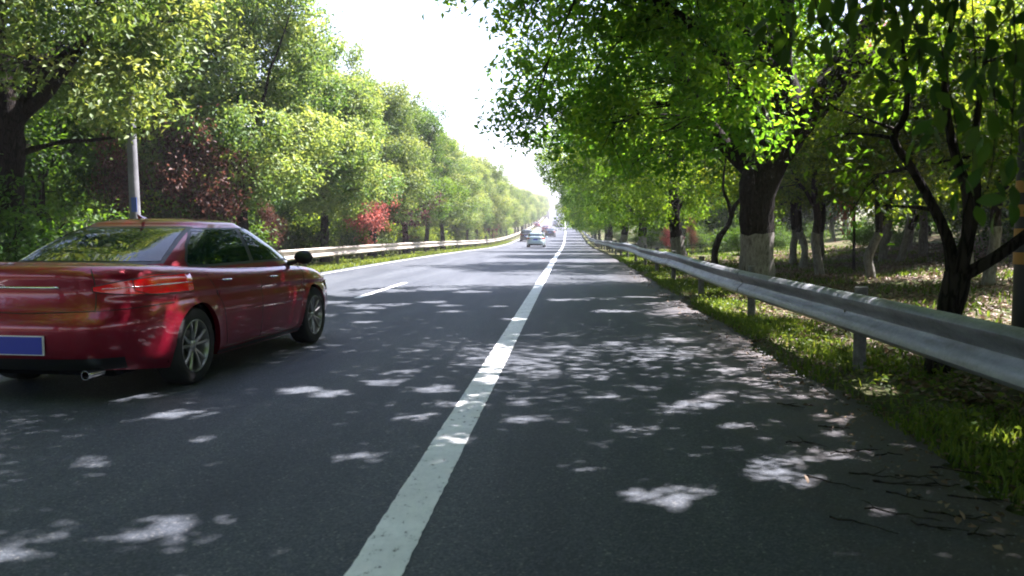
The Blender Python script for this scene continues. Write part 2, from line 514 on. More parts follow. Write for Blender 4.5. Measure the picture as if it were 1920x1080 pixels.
# ------------------------------------------------------------------ guardrails
def wbeam(scale=1.0):
    # (out towards road, height) closed profile of a W beam about .34 tall
    o = [(0.0, .17), (.030, .168), (.070, .150), (.092, .125), (.088, .100), (.052, .060), (.016, .025), (.006, 0),
         (.016, -.020), (.050, -.052), (.084, -.088), (.092, -.125), (.070, -.150), (.030, -.168), (0.0, -.17)]
    inn = [(x - .006, z * .975) for x, z in o][::-1]
    return [(x, z * scale) for x, z in o + inn]
def rail(name, label, side, u, y0, y1, step, M_b, post_kind, top=.76, first=None, offs=None, vs=1.0):
    root = thing(name, label, 'guardrail')
    P = wbeam(vs)
    zc = top - .17 * vs
    ps = []
    y = first if first is not None else y0
    while y < y1:
        ps.append(y); y += step if y < 130 else step * 2
    offs = offs or (lambda y: (0, 0))
    ends = [y0] + ps[1:] + [y1]
    for k in range(len(ends) - 1):
        a0, a1 = ends[k], ends[k + 1] + (.16 if k < len(ends) - 2 else 0)
        n = max(2, int((a1 - a0) / .7)) if a0 < 130 else 3
        V = []; F = []
        m = len(P)
        for q in range(n + 1):
            yq = a0 + (a1 - a0) * q / n
            du, dz = offs(yq)
            lap = .009 * (k % 2)
            for (x, z) in P:
                V.append(W(u + du + side * (x + lap), yq, zc + dz + z))
            if q:
                for j in range(m):
                    F.append(((q - 1) * m + j, (q - 1) * m + (j + 1) % m, q * m + (j + 1) % m, q * m + j))
        F.append(tuple(range(m))); F.append(tuple(n * m + j for j in range(m)))
        b_ = MB().add(V, F).build('rail_beam', M_b, root, smooth=True, autos=35)
    for y in ps:
        du, dz = offs(y)
        mb = MB()
        c = G(u + du - side * .13, y, -.4)
        ztop = W(u, y, top + .045).z
        if post_kind == 'round':
            mb.lathe([(0.001, 0), (.06, 0), (.06, ztop - c.z - .015), (.063, ztop - c.z - .015), (.063, ztop - c.z), (.05, ztop - c.z + .008), (0.001, ztop - c.z + .01)], 20, 'z', c)
        else:
            h = ztop - c.z - .06
            mb.box((c.x, c.y, c.z + h / 2), (.012, .12, h))
            mb.box((c.x, c.y - .057, c.z + h / 2), (.10, .008, h))
            mb.box((c.x, c.y + .057, c.z + h / 2), (.10, .008, h))
        mb.build('post', M_POST, root, smooth=post_kind == 'round', autos=35)
        # spacer between post and beam
        sp = MB()
        cc = W(u + du - side * .045, y, zc)
        sp.box((cc.x, cc.y, cc.z), (.085, .10, .20))
        sp.build('spacer', M_POST, root)
        if y < 60:
            for (dy, dzz) in ((0, 0), (.10, .115), (.10, -.115), (-.02, .115), (-.02, -.115)):
                depth = .014 if dzz == 0 else .084
                bp = W(u + du + side * (depth + .006), y + dy, zc + dzz * vs)
                MB().lathe([(0.001, -.008), (.013, -.008), (.016, -.002), (.016, .002), (.009, .008), (0.001, .009)], 8, 'x', bp).build('bolt', M_BOLT, root)
    return root
def r_offs(y):
    # the line the photograph shows: slightly bent out of true further away
    return (.05 * math.sin(y * .21 + .4), .02 * math.sin(y * .35) + (-.03 if 24 < y < 34 else 0))
rail('guardrail', 'grey galvanised guardrail in the foreground beside the shoulder under the big trees', -1, 2.62, -2.2, 330, 4.75, M_STEEL, 'round', .755, -1.1, r_offs, 1.08)
rail('guardrail', 'cream sunlit guardrail on the far side of the road behind the red car', 1, -8.75, 4, 420, 4.0, M_STEEL_L, 'square', .74)

# ------------------------------------------------------------------ trees
def leaves_mesh(name, C, Nrm, L, tone, rs, wid=.5, droop=.0):
    """C (n,3) base points, Nrm (n,3) unit normals, L (n) lengths; folded diamond leaves"""
    n = len(C)
    r = rs.standard_normal((n, 3)); r[:, 2] -= droop
    d = r - (r * Nrm).sum(1)[:, None] * Nrm
    d /= np.linalg.norm(d, axis=1)[:, None] + 1e-9
    s = np.cross(Nrm, d)
    L = L[:, None]
    wv = wid * L
    A = C; T = C + d * L - Nrm * L * .10
    Lf = C + d * L * .45 + s * wv * .5 + Nrm * L * .10
    Rt = C + d * L * .45 - s * wv * .5 + Nrm * L * .10
    V = np.stack([A, Lf, T, Rt], 1).reshape(-1, 3)
    b = np.arange(n) * 4
    F = np.concatenate([np.stack([b, b + 2, b + 1], -1), np.stack([b, b + 3, b + 2], -1)])
    return mesh_np(name, V, F, {'tone': np.repeat(tone, 4)})

def bez(p0, p1, p2, n):
    return [p0 * (1 - t) ** 2 + p1 * 2 * t * (1 - t) + p2 * t * t for t in [i / n for i in range(n + 1)]]

def make_tree(name, label, cat, seed, H, base_r, fork, R_, zc, rz, nclump, cr, sprigs, lper, leafL, M_leaf, M_bark,
              nlimb=6, trunk_pts=None, limb_pts=None, lime=None, group=None, shell=(.55, 1.0), flat=.75, twig_r=.03,
              asym=(0, 0), skip=None, extra=None, sprig_r=.18, droop=.4, tone0=.0, upward=.5, seg=10, sun_cuts=None):
    rs = np.random.default_rng(seed); rd = random.Random(seed)
    root = thing(name, label, cat, group=group)
    # trunk
    if trunk_pts is None:
        trunk_pts = []
        top = min(H * .8, zc + rz * .35)
        ax, ay = rd.uniform(-.05, .05), rd.uniform(-.05, .05)
        for k in range(seg + 1):
            z = top * k / seg
            trunk_pts.append((ax * z + .10 * math.sin(z * .9 + seed), ay * z + .10 * math.cos(z * .8 + seed * 2) - .10 * math.cos(seed * 2), z,
                              base_r * (1.25 if k == 0 else 1.0) * max(.12, (1 - .80 * (k / seg) ** .9))))
        trunk_pts[0] = (trunk_pts[0][0], trunk_pts[0][1], -.35, base_r * 1.45)
    TP = [Vector(q[:3]) for q in trunk_pts]; TR = [q[3] for q in trunk_pts]
    def smooth_path(P, r, k=3):
        out_p, out_r = [], []
        for i in range(len(P) - 1):
            p0 = P[max(i - 1, 0)]; p1 = P[i]; p2 = P[i + 1]; p3 = P[min(i + 2, len(P) - 1)]
            for q in range(k):
                t = q / k
                out_p.append(.5 * ((2 * p1) + (p2 - p0) * t + (2 * p0 - 5 * p1 + 4 * p2 - p3) * t * t + (3 * p1 - p0 - 3 * p2 + p3) * t ** 3))
                out_r.append(r[i] * (1 - t) + r[i + 1] * t)
        out_p.append(P[-1]); out_r.append(r[-1])
        return out_p, out_r
    sp, sr = smooth_path(TP, TR, 3)
    sides = 14 if base_r > .12 else 8
    def rough(mb, amt):
        mb.v = [(x + amt * math.sin(z * 7 + y * 23 + seed), y + amt * math.cos(z * 6 + x * 21), z) for x, y, z in mb.v]
        return mb
    rough(MB().tube(sp, sr, sides), base_r * .08).build('trunk', M_bark, root, smooth=True)
    if lime:
        lp = [q for q in sp if q.z <= lime]; lr = sr[:len(lp)]
        if len(lp) < 2: lp = sp[:2]; lr = sr[:2]
        # cut exactly at the lime height with a slightly ragged top
        nxt = sp[len(lp)] if len(lp) < len(sp) else sp[-1]
        if nxt.z > lp[-1].z + 1e-6:
            t_ = (lime - lp[-1].z) / (nxt.z - lp[-1].z)
            if t_ > .02:
                lp = lp + [lp[-1].lerp(nxt, t_)]; lr = lr + [lr[-1] * (1 - t_) + sr[min(len(lr), len(sr) - 1)] * t_]
        mb = MB().tube(lp, [q + .006 for q in lr], sides, cap=False)
        rough(mb, base_r * .08)
        top = max(v[2] for v in mb.v)
        mb.v = [(x, y, z + (.05 * math.sin(x * 40 + seed) * math.cos(y * 35) if z > top - .02 else 0)) for x, y, z in mb.v]
        o = mb.build('limewash_band', M_LIME, root, smooth=True)
        o['label'] = 'chalky pale whitewash on the lower trunk'
    # limbs
    limbs = []
    if limb_pts:
        for lpz in limb_pts:
            P, r = smooth_path([Vector(q[:3]) for q in lpz], [q[3] for q in lpz], 3)
            limbs.append((P, r))
    for k in range(nlimb):
        a_ = 2 * PI * (k + rd.uniform(-.25, .25)) / nlimb
        zz = fork + (zc + rz * .25 - fork) * (k / max(1, nlimb - 1)) * rd.uniform(.6, 1.0)
        i0 = min(range(len(sp)), key=lambda q: abs(sp[q].z - zz))
        p0 = sp[i0]
        Rk = R_ * rd.uniform(.55, .75)
        tz = zc + rz * rd.uniform(-.25, .55)
        end = Vector((asym[0] + math.cos(a_) * Rk, asym[1] + math.sin(a_) * Rk, max(tz, p0.z + .3)))
        mid_ = p0.lerp(end, .45) + Vector((rd.uniform(-.3, .3), rd.uniform(-.3, .3), -.25 * rd.uniform(0, 1) * (end.z - p0.z) + rd.uniform(-.2, .35)))
        P = bez(p0, mid_, end, 9)
        P = [q + Vector((rd.uniform(-1, 1), rd.uniform(-1, 1), rd.uniform(-1, 1))) * .06 * R_ / 4 * (0 if j == 0 else 1) for j, q in enumerate(P)]
        r0 = sr[i0] * rd.uniform(.5, .68)
        limbs.append((P, [max(.012, r0 * (1 - .82 * j / 9)) for j in range(10)]))
    # clumps
    CL = []
    tries = 0
    while len(CL) < nclump and tries < 60 * nclump:
        tries += 1
        d = rs.standard_normal(3); d /= np.linalg.norm(d)
        rr = rs.uniform(*shell)
        wob = 1 + .16 * math.sin(3 * math.atan2(d[1], d[0]) + seed) + .10 * math.sin(5 * d[2] + seed * 2)
        hn_ = math.hypot(d[0], d[1]) + 1e-9
        bro = ((1 - abs(d[2]) ** 2.6) ** (1 / 2.6) / hn_) if d[2] < 0 else 1.0
        c = np.array([asym[0] + d[0] * bro * R_ * rr * wob, asym[1] + d[1] * bro * R_ * rr * wob, zc + d[2] * rz * rr])
        if c[2] < fork - .4 - (0 if upward else 2): continue
        if skip is not None and skip(c): continue
        if CL and min(np.linalg.norm((c - q[0])) for q in CL) < cr * .62: continue
        CL.append((c, cr * rs.uniform(.65, 1.3)))
    if extra:
        CL += [(np.array(q[:3], dtype=float), q[3]) for q in extra]
    twigs = [MB() for _ in limbs]
    for c, r in CL:
        cv = Vector(c)
        best = None
        for li, (P, rr) in enumerate(limbs):
            for j in range(2, len(P)):
                dd = (P[j] - cv).length + max(0, P[j].z - cv.z) * .5
                if best is None or dd < best[0]: best = (dd, li, j)
        if best is None: continue
        _, li, j = best
        p0 = limbs[li][0][j]
        m_ = p0.lerp(cv, .5) + Vector((rd.uniform(-.2, .2), rd.uniform(-.2, .2), rd.uniform(-.1, .3))) * min(1.5, (cv - p0).length * .5)
        r0 = min(limbs[li][1][j] * .6, twig_r)
        twigs[li].tube(bez(p0, m_, cv, 5), [max(.005, r0 * (1 - .15 * q)) for q in range(6)], 5, cap=False)
        for q in range(3):
            e = cv + Vector(rs.standard_normal(3)) * r * .55
            twigs[li].tube([m_.lerp(cv, .5), cv.lerp(e, .3) , e], [r0 * .45, r0 * .3, .004], 4, cap=False)
    for li, (P, rr) in enumerate(limbs):
        mb = MB().tube(P, rr, 9 if base_r > .12 else 6)
        tw = twigs[li]
        mb.add(tw.v, tw.f)
        mb.build('limb', M_bark, root, smooth=True)
    # leaves
    Cs, Ns, Ls, Ts = [], [], [], []
    for c, r in CL:
        ns = max(3, int(sprigs * (r / cr) ** 2))
        d = rs.standard_normal((ns, 3)); d /= np.linalg.norm(d, axis=1)[:, None]
        rad = r * rs.uniform(.45, 1.0, ns) ** .6
        sc_ = c + d * rad[:, None] * np.array([1, 1, flat])
        ct = rs.uniform(-.24, .22)
        for q in range(ns):
            m_ = int(lper * rs.uniform(.7, 1.3))
            P = sc_[q] + rs.standard_normal((m_, 3)) * sprig_r * np.array([1, 1, .75])
            nn = rs.standard_normal((m_, 3)) * .75 + d[q] * .45 + np.array([0, 0, .75])
            nn /= np.linalg.norm(nn, axis=1)[:, None]
            Cs.append(P); Ns.append(nn)
            Ls.append(leafL * rs.uniform(.7, 1.25, m_))
            st = rs.uniform(-.12, .12)
            # tone rises towards the top and outside of each clump
            outer_lift = .30 * max(0, d[q][2] + .25) * (rad[q] / r)
            Ts.append(np.clip(.36 + tone0 + ct + st + outer_lift + rs.normal(0, .12, m_), 0, 1))
    Cs = np.concatenate(Cs); Ns = np.concatenate(Ns); Ls = np.concatenate(Ls); Ts = np.concatenate(Ts)
    if sun_cuts:      # leaves cut away along sun rays so flecks fall at set spots
        keep = np.ones(len(Cs), dtype=bool)
        sd = np.array(to_sun)
        for (gx, gy, gr) in sun_cuts:
            w_ = Cs - np.array([gx, gy, 0.0])
            al = w_ @ sd
            pr_ = w_ - al[:, None] * sd
            ang = np.arctan2(pr_[:, 1], pr_[:, 0])
            keep &= np.linalg.norm(pr_, axis=1) > gr * (1 + .16 * np.sin(3 * ang + gx * 9) + .08 * np.sin(7 * ang + gy * 5))
        Cs, Ns, Ls, Ts = Cs[keep], Ns[keep], Ls[keep], Ts[keep]
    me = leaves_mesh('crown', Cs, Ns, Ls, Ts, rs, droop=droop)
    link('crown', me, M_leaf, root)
    return root

def place(o, u, y, s=1.0, rz=0.0, sz=None, label=None, group=None, tilt=(0, 0), dz=0.0):
    o.location = G(u, y, dz)
    o.rotation_euler = (tilt[0], tilt[1], rz)
    o.scale = (s, s, sz or s)
    if label: o['label'] = label
    if group: o['group'] = group
    return o
used = set()
def put(proto, u, y, s=1.0, rz=0.0, sz=None, label=None, group=None, leaf=None, **k):
    o = proto if proto.name not in used else copy_tree(proto)
    used.add(proto.name)
    if leaf is not None:
        for ch in o.children:
            if ch.name.startswith('crown'):
                ch.material_slots[0].link = 'OBJECT'; ch.material_slots[0].material = leaf
    return place(o, u, y, s, rz, sz, label, group, **k)
rd = random.Random(11)

SUN_FLECKS = [(.46, 4.32, .24), (1.17, 4.95, .20), (1.26, 4.62, .16), (.45, 5.76, .18), (.96, 6.65, .21), (1.33, 7.6, .18), (1.05, 5.84, .13),  # chosen sun flecks on the road: place and radius, cut into the crowns
        (1.0, 5.33, .12), (1.67, 7.4, .14), (1.57, 5.14, .17), (-1.12, 6.0, .18), (-1.2, 7.1, .22), (-1.97, 6.86, .2), (-1.29, 4.93, .15),
        (-1.83, 3.66, .18), (-2.85, 4.7, .18), (-.34, 6.0, .15), (-.25, 8.0, .16), (1.3, 10.5, .2), (-.8, 5.3, .12), (.3, 6.9, .12),
        (1.9, 6.2, .15), (.75, 5.1, .10), (-.75, 7.6, .15), (-1.6, 8.0, .15), (.7, 8.9, .14), (2.0, 9.4, .2), (2.5, 7.3, .25), (2.7, 5.6, .2), (3.4, 8.6, .3), (-2.4, 3.3, .15), (.1, 4.8, .10),
        (-3.5, 21, .6), (-5, 22.5, .7), (-6, 19, .6), (-4.6, 17.5, .5), (-2.5, 23.5, .6), (-3, 19.3, .5), (-6.5, 23, .7), (-1.5, 21, .45), (-5.5, 20.7, .55), (-2.2, 18.5, .4), (-7, 21, .6),
        (-4.2, 24.8, .9), (-6, 26, 1.0), (-3, 26.5, .7), (-3.5, 14.5, .32), (-4.5, 15.6, .38), (-2.6, 15.8, .3), (-2, 14, .25), (-5.3, 14, .38), (-4, 13.2, .25), (-6.4, 16, .4), (-3, 12.3, .2), (-.9, 12.8, .2), (0.6, 14.2, .28), (-.2, 16.5, .3), (1.4, 17.5, .35), (-3.9, 15, .36), (-3.2, 15.2, .32), (-4.9, 14.9, .38), (-2.2, 15.1, .28), (-5.8, 15.2, .42), (-5.5, 18, .7), (-4.2, 18.6, .6), (-6.8, 17.8, .7), (-6, 21.5, .9), (-4.6, 13.9, .3), (-3.4, 13.7, .25), (-1.3, 15.0, .22),
        (1.0, 4.7, .13), (1.35, 5.1, .13), (.75, 6.35, .15), (1.15, 7.0, .15), (1.6, 7.7, .16), (.9, 7.9, .15), (1.9, 7.0, .14), (-1.7, 7.4, .2), (-2.3, 7.0, .18), (-1.0, 6.5, .16),
        (.2, 7.8, .16), (1.5, 6.9, .14), (.62, 7.3, .12), (1.25, 5.95, .12), (.2, 5.3, .12), (1.75, 5.7, .12), (1.55, 8.3, .15), (-.1, 9.8, .15), (2.0, 8.0, .15), (.5, 10.2, .16), (1.45, 4.1, .12), (-2.9, 6.0, .18), (-2.4, 5.3, .14), (-3.6, 6.6, .16)]
# --- the big tree beside the rail with the heavy forked limb (18 m off)
GR = 'big whitewashed trees in a row behind the near guardrail'
big1 = make_tree('roadside_tree', 'huge dark tree with a whitewashed foot and heavy limb reaching out over the bank', 'tree', 5,
    12, .34, 2.4, 5.5, 6.9, 4.6, 170, 1.1, 28, 24, .155, M_LEAF_R, M_BARK, nlimb=5,
    trunk_pts=[(0, 0, -.4, .50), (0, 0, .1, .37), (.0, 0, .8, .335), (-.02, 0, 1.6, .34), (0, 0, 2.3, .38), (.2, 0, 2.8, .39), (.48, .05, 3.3, .42), (.60, .1, 3.85, .38), (.50, .2, 4.9, .19), (.55, .3, 7.0, .16), (.4, .3, 9, .08)],
    limb_pts=[[(.6, 0, 3.4, .36), (1.15, -.15, 4.05, .31), (1.65, -.3, 4.6, .25), (2.5, -.45, 4.85, .18), (3.7, -.5, 4.8, .13), (5.2, -.6, 5.1, .07)],
              [(.1, 0, 2.4, .22), (-.7, .5, 3.3, .16), (-1.5, .6, 4.6, .13), (-1.9, .6, 6.2, .09), (-3.5, .3, 7.2, .05)],
              [(.3, 0, 3.0, .2), (-.6, -1.2, 4.2, .13), (-2.2, -2.4, 5.4, .09), (-4.4, -3.4, 5.9, .05), (-6.0, -3.9, 6.1, .02)]],
    lime=1.32, shell=(.5, 1.0), asym=(.6, 0), sun_cuts=[(gx - 3.9, gy - 18.2, gr) for gx, gy, gr in SUN_FLECKS], extra=[(-5.5, -2.0, 5.7, .8), (-5.9, -2.6, 6.4, .9), (-4.9, -2.0, 5.5, .7), (-6.3, -2.4, 6.0, .6), (-2.0, -1.5, 3.3, .8), (-3.0, -1.0, 3.6, .9), (-1.6, -2.2, 4.3, .8), (-1.0, -1.6, 3.6, .6), (-2.6, 0, 2.9, .7), (-3.2, -.6, 3.5, .6)], skip=lambda c: (c[0] > .9 and c[2] < 4.5) or (c[0] > 2.4 and c[1] > -2.5) or (abs(c[0]) < 1.0 and c[1] < 1 and c[2] < 3.4) or (c[1] < 1.2 and 2.4 < c[2] < 6.4 and -.6 < c[0] < 4.5))
put(big1, 3.9, 18.2, 1.0, 0)

right_a = make_tree('roadside_tree', '-', 'tree', 21, 13, .33, 2.2, 6.2, 6.8, 5.0, 150, 1.1, 24, 23, .16, M_LEAF_R, M_BARK, nlimb=8, lime=1.3, group=GR)
right_b = make_tree('roadside_tree', '-', 'tree', 34, 12, .30, 2.0, 5.7, 6.3, 4.3, 125, 1.05, 24, 21, .165, M_LEAF_R, M_BARK, nlimb=7, lime=1.25, group=GR)
rt = [(33.5, .86, 4.2, right_a, 0.6, 'thick tree with grey whitewashed foot standing between the huge forked tree and the red shrub'),
      (48, .88, 4.0, right_b, 2.2, 'whitewashed tree with a pollarded fork just beyond the small red shrub'),
      (62, .92, 3.8, right_a, 3.4, 'straight dark trunk fourth along the row behind the near guardrail'),
      (77, .86, 3.5, right_b, 4.4, 'slim trunk fifth along the row behind the near guardrail'),
      (92, .74, 3.8, right_a, 5.0, None), (107, .72, 3.7, right_b, 1.2, None), (123, .72, 3.7, right_a, 2.0, None),
      (140, .68, 3.8, right_b, 3.0, None), (158, .66, 4.2, right_a, 0.3, None), (178, .64, 4.6, right_b, 5.6, None), (200, .64, 4.8, right_a, 4.1, None),
      (225, .66, 5.0, right_b, 1.0, None), (252, .66, 5.2, right_a, 2.5, None), (282, .66, 5.4, right_b, 4.0, None), (315, .66, 5.6, right_a, 5.5, None), (350, .7, 6.0, right_b, 5.5, None), (390, .7, 6.2, right_a, 3.5, None)]
for (y, s, u, pr, rz, lab) in rt:
    put(pr, u, y, s, rz, label=lab or 'whitewashed tree far along the row behind the near guardrail', group=GR if lab is None else None)
put(right_b, 4.9, -9, 1.25, 0.9, label='unseen shading tree behind the viewpoint beside the shoulder')  # row carried on out of view to shade the near road
put(right_a, 4.9, -24, 1.1, 1.9, label='second unseen shading tree behind the viewpoint beside the shoulder')
put(right_a, 12.0, 2.0, 1.0, 2.6, label='unseen tree added for shade up the bank to the side of the viewpoint')  # unseen bank trees added to keep sun off the near shoulder
put(right_b, 13.6, 9.5, 1.0, 5.0, label='unseen tree added for shade up the bank just past the edge of the picture')

# --- overhanging tree just outside the frame whose leaves hang in at the upper right
_x = random.Random(77)
SHADE_CLUMPS = [(_x.uniform(-1.8, 3.0) - 5.4, _x.uniform(9.5, 16) - 4.6, _x.uniform(6.5, 9.0), 1.1) for _ in range(24)] + \
          [(_x.uniform(-2.0, 3.5) - 5.4, _x.uniform(2, 13) - 4.6, _x.uniform(7.6, 10.5), 1.15) for _ in range(44)]  # unseen leaf clumps added above the frame to shade the lanes
near = make_tree('overhanging_tree', 'tree at the very edge of the picture whose large dark leaves hang over the shoulder', 'tree', 51,
    11, .30, 2.6, 7.6, 6.0, 3.4, 270, 1.15, 26, 24, .17, M_LEAF_D, M_BARK, nlimb=7, sprig_r=.22, droop=1.2, shell=(.25, 1.0), sun_cuts=[(gx - 5.4, gy - 4.6, gr) for gx, gy, gr in SUN_FLECKS], extra=SHADE_CLUMPS,
    skip=lambda c: (c[2] < 3.0 and c[0] < -1.2) or (c[0] < -2.8 and c[2] < 4.2) or (c[1] > 2.5 and c[2] < 5.0 and (c[0] < -.9 or c[1] > 6.0)))
put(near, 5.4, 4.6, 1.0, 0)
near.location.z = 0
# the hanging shoots nearest to the lens: every leaf its own part
twig_rd = random.Random(8)
def leaf_mesh_single(L, Wd):
    V = []; F = []
    n = 7
    prof_ = [0, .55, .9, 1, .86, .5, 0]
    for k in range(n):
        t = k / (n - 1)
        zz = -.18 * L * t * t
        x = prof_[k] * Wd / 2
        V += [(-x, t * L, zz + .25 * x), (0, t * L, zz), (x, t * L, zz + .25 * x)]
        if k:
            a_ = 3 * (k - 1); b_ = 3 * k
            F += [(a_, a_ + 1, b_ + 1, b_), (a_ + 1, a_ + 2, b_ + 2, b_ + 1)]
    me = bpy.data.meshes.new('leaf'); me.from_pydata(V, [], F); me.update()
    at = me.attributes.new('tone', 'FLOAT', 'POINT')
    return me
LM = []
for k in range(5):
    me = leaf_mesh_single(.085, .036)
    me.attributes['tone'].data.foreach_set('value', [.30 + .13 * k] * len(me.vertices))
    me.materials.append(M_LEAF_D)
    for p_ in me.polygons: p_.use_smooth = True
    LM.append(me)
def leafy_shoot(P, parent, nleaf, spread=.20, scale=1.0):
    """one hanging shoot through points P (world), leaves parented to parent"""
    MB().tube(P, [.0035, .003, .0025, .002, .0015][:len(P)], 5).build('shoot', M_BARK2, parent)
    for q in range(nleaf):
        t = (q + twig_rd.random()) / nleaf * (len(P) - 1)
        i_ = min(int(t), len(P) - 2)
        c = P[i_].lerp(P[i_ + 1], t - i_) + Vector([twig_rd.gauss(0, spread * .5) for _ in range(3)])
        o = link('leaf', twig_rd.choice(LM), None, parent)
        o.location = c
        o.rotation_euler = (twig_rd.uniform(-1.5, -.5), twig_rd.gauss(0, .5), twig_rd.uniform(0, 6.28))
        o.scale = [scale * twig_rd.uniform(.75, 1.3)] * 3
def cam_pt(px, py, d):
    """a place seen at photo pixel (px,py) at distance d along the road"""
    x = (px - 960) / 1600; z = -(py - 540) / 1600
    v = cam.rotation_euler.to_matrix() @ Vector((x, z, -1))
    v = v * (d / v.y)
    return Vector((0, 0, EYE)) + v

# ------------------------------------------------------------------ small dark crooked trees on the verge
crook = make_tree('crooked_tree', 'small crooked dark tree with three stems just behind the near guardrail', 'tree', 61,
    5, .12, 1.0, 2.6, 3.9, 1.5, 30, .55, 14, 16, .085, M_LEAF_R, M_BARK2, nlimb=0,
    trunk_pts=[(0, 0, -.3, .17), (0, 0, .05, .12), (.06, 0, .4, .11), (.13, 0, .75, .115), (.16, 0, .95, .12)],
    limb_pts=[[(.12, 0, .85, .07), (.10, .05, 1.2, .055), (-.05, .05, 1.55, .045), (-.28, .05, 1.95, .04), (-.47, 0, 2.22, .036), (-.36, 0, 2.45, .03), (-.38, 0, 2.9, .024), (-.5, .1, 3.6, .015)],
              [(.16, 0, .9, .075), (.22, -.05, 1.3, .06), (.20, -.05, 1.7, .05), (.06, 0, 2.2, .04), (.02, .1, 2.9, .03), (.2, .2, 3.8, .015)],
              [(.17, 0, .9, .07), (.45, -.1, 1.1, .055), (.8, -.15, 1.4, .05), (1.2, -.2, 1.8, .04), (1.6, -.2, 2.6, .025)],
              [(.22, 0, 1.1, .045), (.36, .1, 1.6, .035), (.35, .15, 2.3, .03), (.5, .3, 3.2, .015)]],
    skip=lambda c: c[2] < 2.7 and c[0] < .9,
    extra=[(-.9,.3,2.3,.35),(-.5,.4,1.9,.3),(-1.0,.5,2.6,.4),(.5,.5,2.2,.35),(-.2,.4,2.5,.35),(.9,.5,2.5,.4),(.95,.3,2.0,.25),(-.35,.5,1.6,.22),(-.6,.2,2.8,.4),(.1,.4,2.0,.25)])
put(crook, 3.5, 8.35, 1.0, 0)
crook2 = make_tree('crooked_tree', 'slender dark forked tree between the huge forked tree and the thick whitewashed one', 'tree', 63,
    5, .11, 1.2, 2.8, 4.6, 1.6, 26, .7, 12, 14, .10, M_LEAF_R, M_BARK2, nlimb=0,
    trunk_pts=[(0, 0, -.3, .15), (0, 0, .1, .11), (0, 0, .8, .10), (.14, 0, 1.25, .10)],
    limb_pts=[[(.14, 0, 1.2, .085), (.4, 0, 1.6, .07), (.55, 0, 2.1, .06), (.9, 0, 2.5, .045), (1.2, 0, 3.2, .03)],
              [(.45, 0, 1.75, .06), (.35, 0, 2.2, .05), (.2, 0, 2.6, .04), (.3, .2, 3.6, .03)]], skip=lambda c: c[2] < 3.0)
put(crook2, 4.25, 25.5, 1.0, 0)

under = make_tree('shrub', '-', 'shrub', 121, 2, .03, .3, 1.1, .9, .75, 22, .40, 12, 14, .10, M_LEAF_B, M_BARK2, nlimb=5, shell=(.3, 1), sprig_r=.15, upward=0)
under_l = under
# ------------------------------------------------------------------ left row
GL = 'tall yellow green trees in a row behind the cream guardrail'
left_a = make_tree('row_tree', '-', 'tree', 71, 10.5, .24, 3.3, 3.2, 5.9, 4.6, 84, 1.0, 30, 30, .15, M_LEAF_L, M_BARK, nlimb=8, shell=(.5, 1.0), tone0=.08, group=GL)
left_b = make_tree('row_tree', '-', 'tree', 77, 10, .22, 3.2, 2.9, 5.7, 4.4, 76, .95, 30, 30, .15, M_LEAF_L, M_BARK, nlimb=7, shell=(.5, 1.0), tone0=.05, group=GL)
left_c = make_tree('row_tree', '-', 'tree', 83, 11, .25, 3.4, 3.4, 6.2, 4.7, 86, 1.05, 30, 29, .155, M_LEAF_L, M_BARK, nlimb=8, shell=(.55, 1.0), tone0=.0, group=GL)
# first tree of the row: dark bare lower trunk and thick rising limb
left_1 = make_tree('row_tree', 'nearest tree behind the red car with thick black trunk and a curved rising limb', 'tree', 91,
    11, .25, 3.4, 4.4, 6.8, 3.8, 130, .78, 24, 25, .135, M_LEAF_L, M_BARK, nlimb=4, tone0=.06, group=GL,
    trunk_pts=[(0, 0, -.4, .42), (0, 0, .1, .30), (.02, 0, 1.2, .25), (.05, 0, 2.2, .24), (.12, 0, 3.2, .24), (.05, 0, 4.0, .2), (-.1, 0, 5.2, .16), (-.1, 0, 7.5, .10), (0, 0, 9, .05)],
    limb_pts=[[(.12, 0, 3.1, .15), (.45, -.1, 3.9, .12), (.72, -.1, 4.6, .10), (.62, -.1, 5.4, .09), (.7, 0, 6.6, .06), (1.2, .1, 8, .03)],
              [(.5, -.1, 4.0, .08), (1.3, -.3, 4.7, .06), (2.4, -.5, 5.2, .04), (3.6, -.5, 5.3, .02)],
              [(.05, 0, 2.9, .08), (.9, .3, 3.2, .05), (1.8, .5, 3.3, .03), (2.8, .7, 3.7, .015)]],
    skip=lambda c: c[2] < 4.0 and c[0] < .8)
put(left_1, -10.95, 16.0, 1.0, 0)
for k in range(26):
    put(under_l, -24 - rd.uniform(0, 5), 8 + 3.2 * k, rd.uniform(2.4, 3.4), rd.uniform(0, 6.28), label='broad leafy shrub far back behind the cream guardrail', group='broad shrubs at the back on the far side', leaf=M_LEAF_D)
lab_l = {25: 'tree with short stout trunk rising directly behind the roof of the red car',
         33.5: 'full crowned tree whose dark straight trunk meets the cream guardrail past the car door mirror',
         42: 'bright crowned tree just past the one at the car door mirror, above the red bush',
         50: 'dark green crowned tree behind the dark purple bush',
         58: 'tall pointed crown next beyond the dark green tree of the sunlit row',
         66: 'pale tree of the sunlit row two places beyond the dark green one',
         100: 'tree of the sunlit row just before the small far red bush',
         108: 'tree of the sunlit row just beyond the small far red bush'}
for (y, u_, s_, rz_, l_) in ((-4.5, -9.5, 1.3, 2.0, 'wide unseen tree added for shade across the road just behind the viewpoint'), (-17, -9.5, 1.3, 4.0, 'second wide unseen tree added for shade across the road behind the viewpoint'),
                        (-14, 6.0, 1.3, 5.0, 'wide unseen tree added for shade on the near side behind the viewpoint'), (-34, -2.0, 1.5, 1.0, 'unseen spreading tree added to close off the sky back along the road')):
    put(right_a, u_ if y > -30 else 9.0, y, s_, rz_, label=l_)  # unseen trees added to close off sky light over the near road
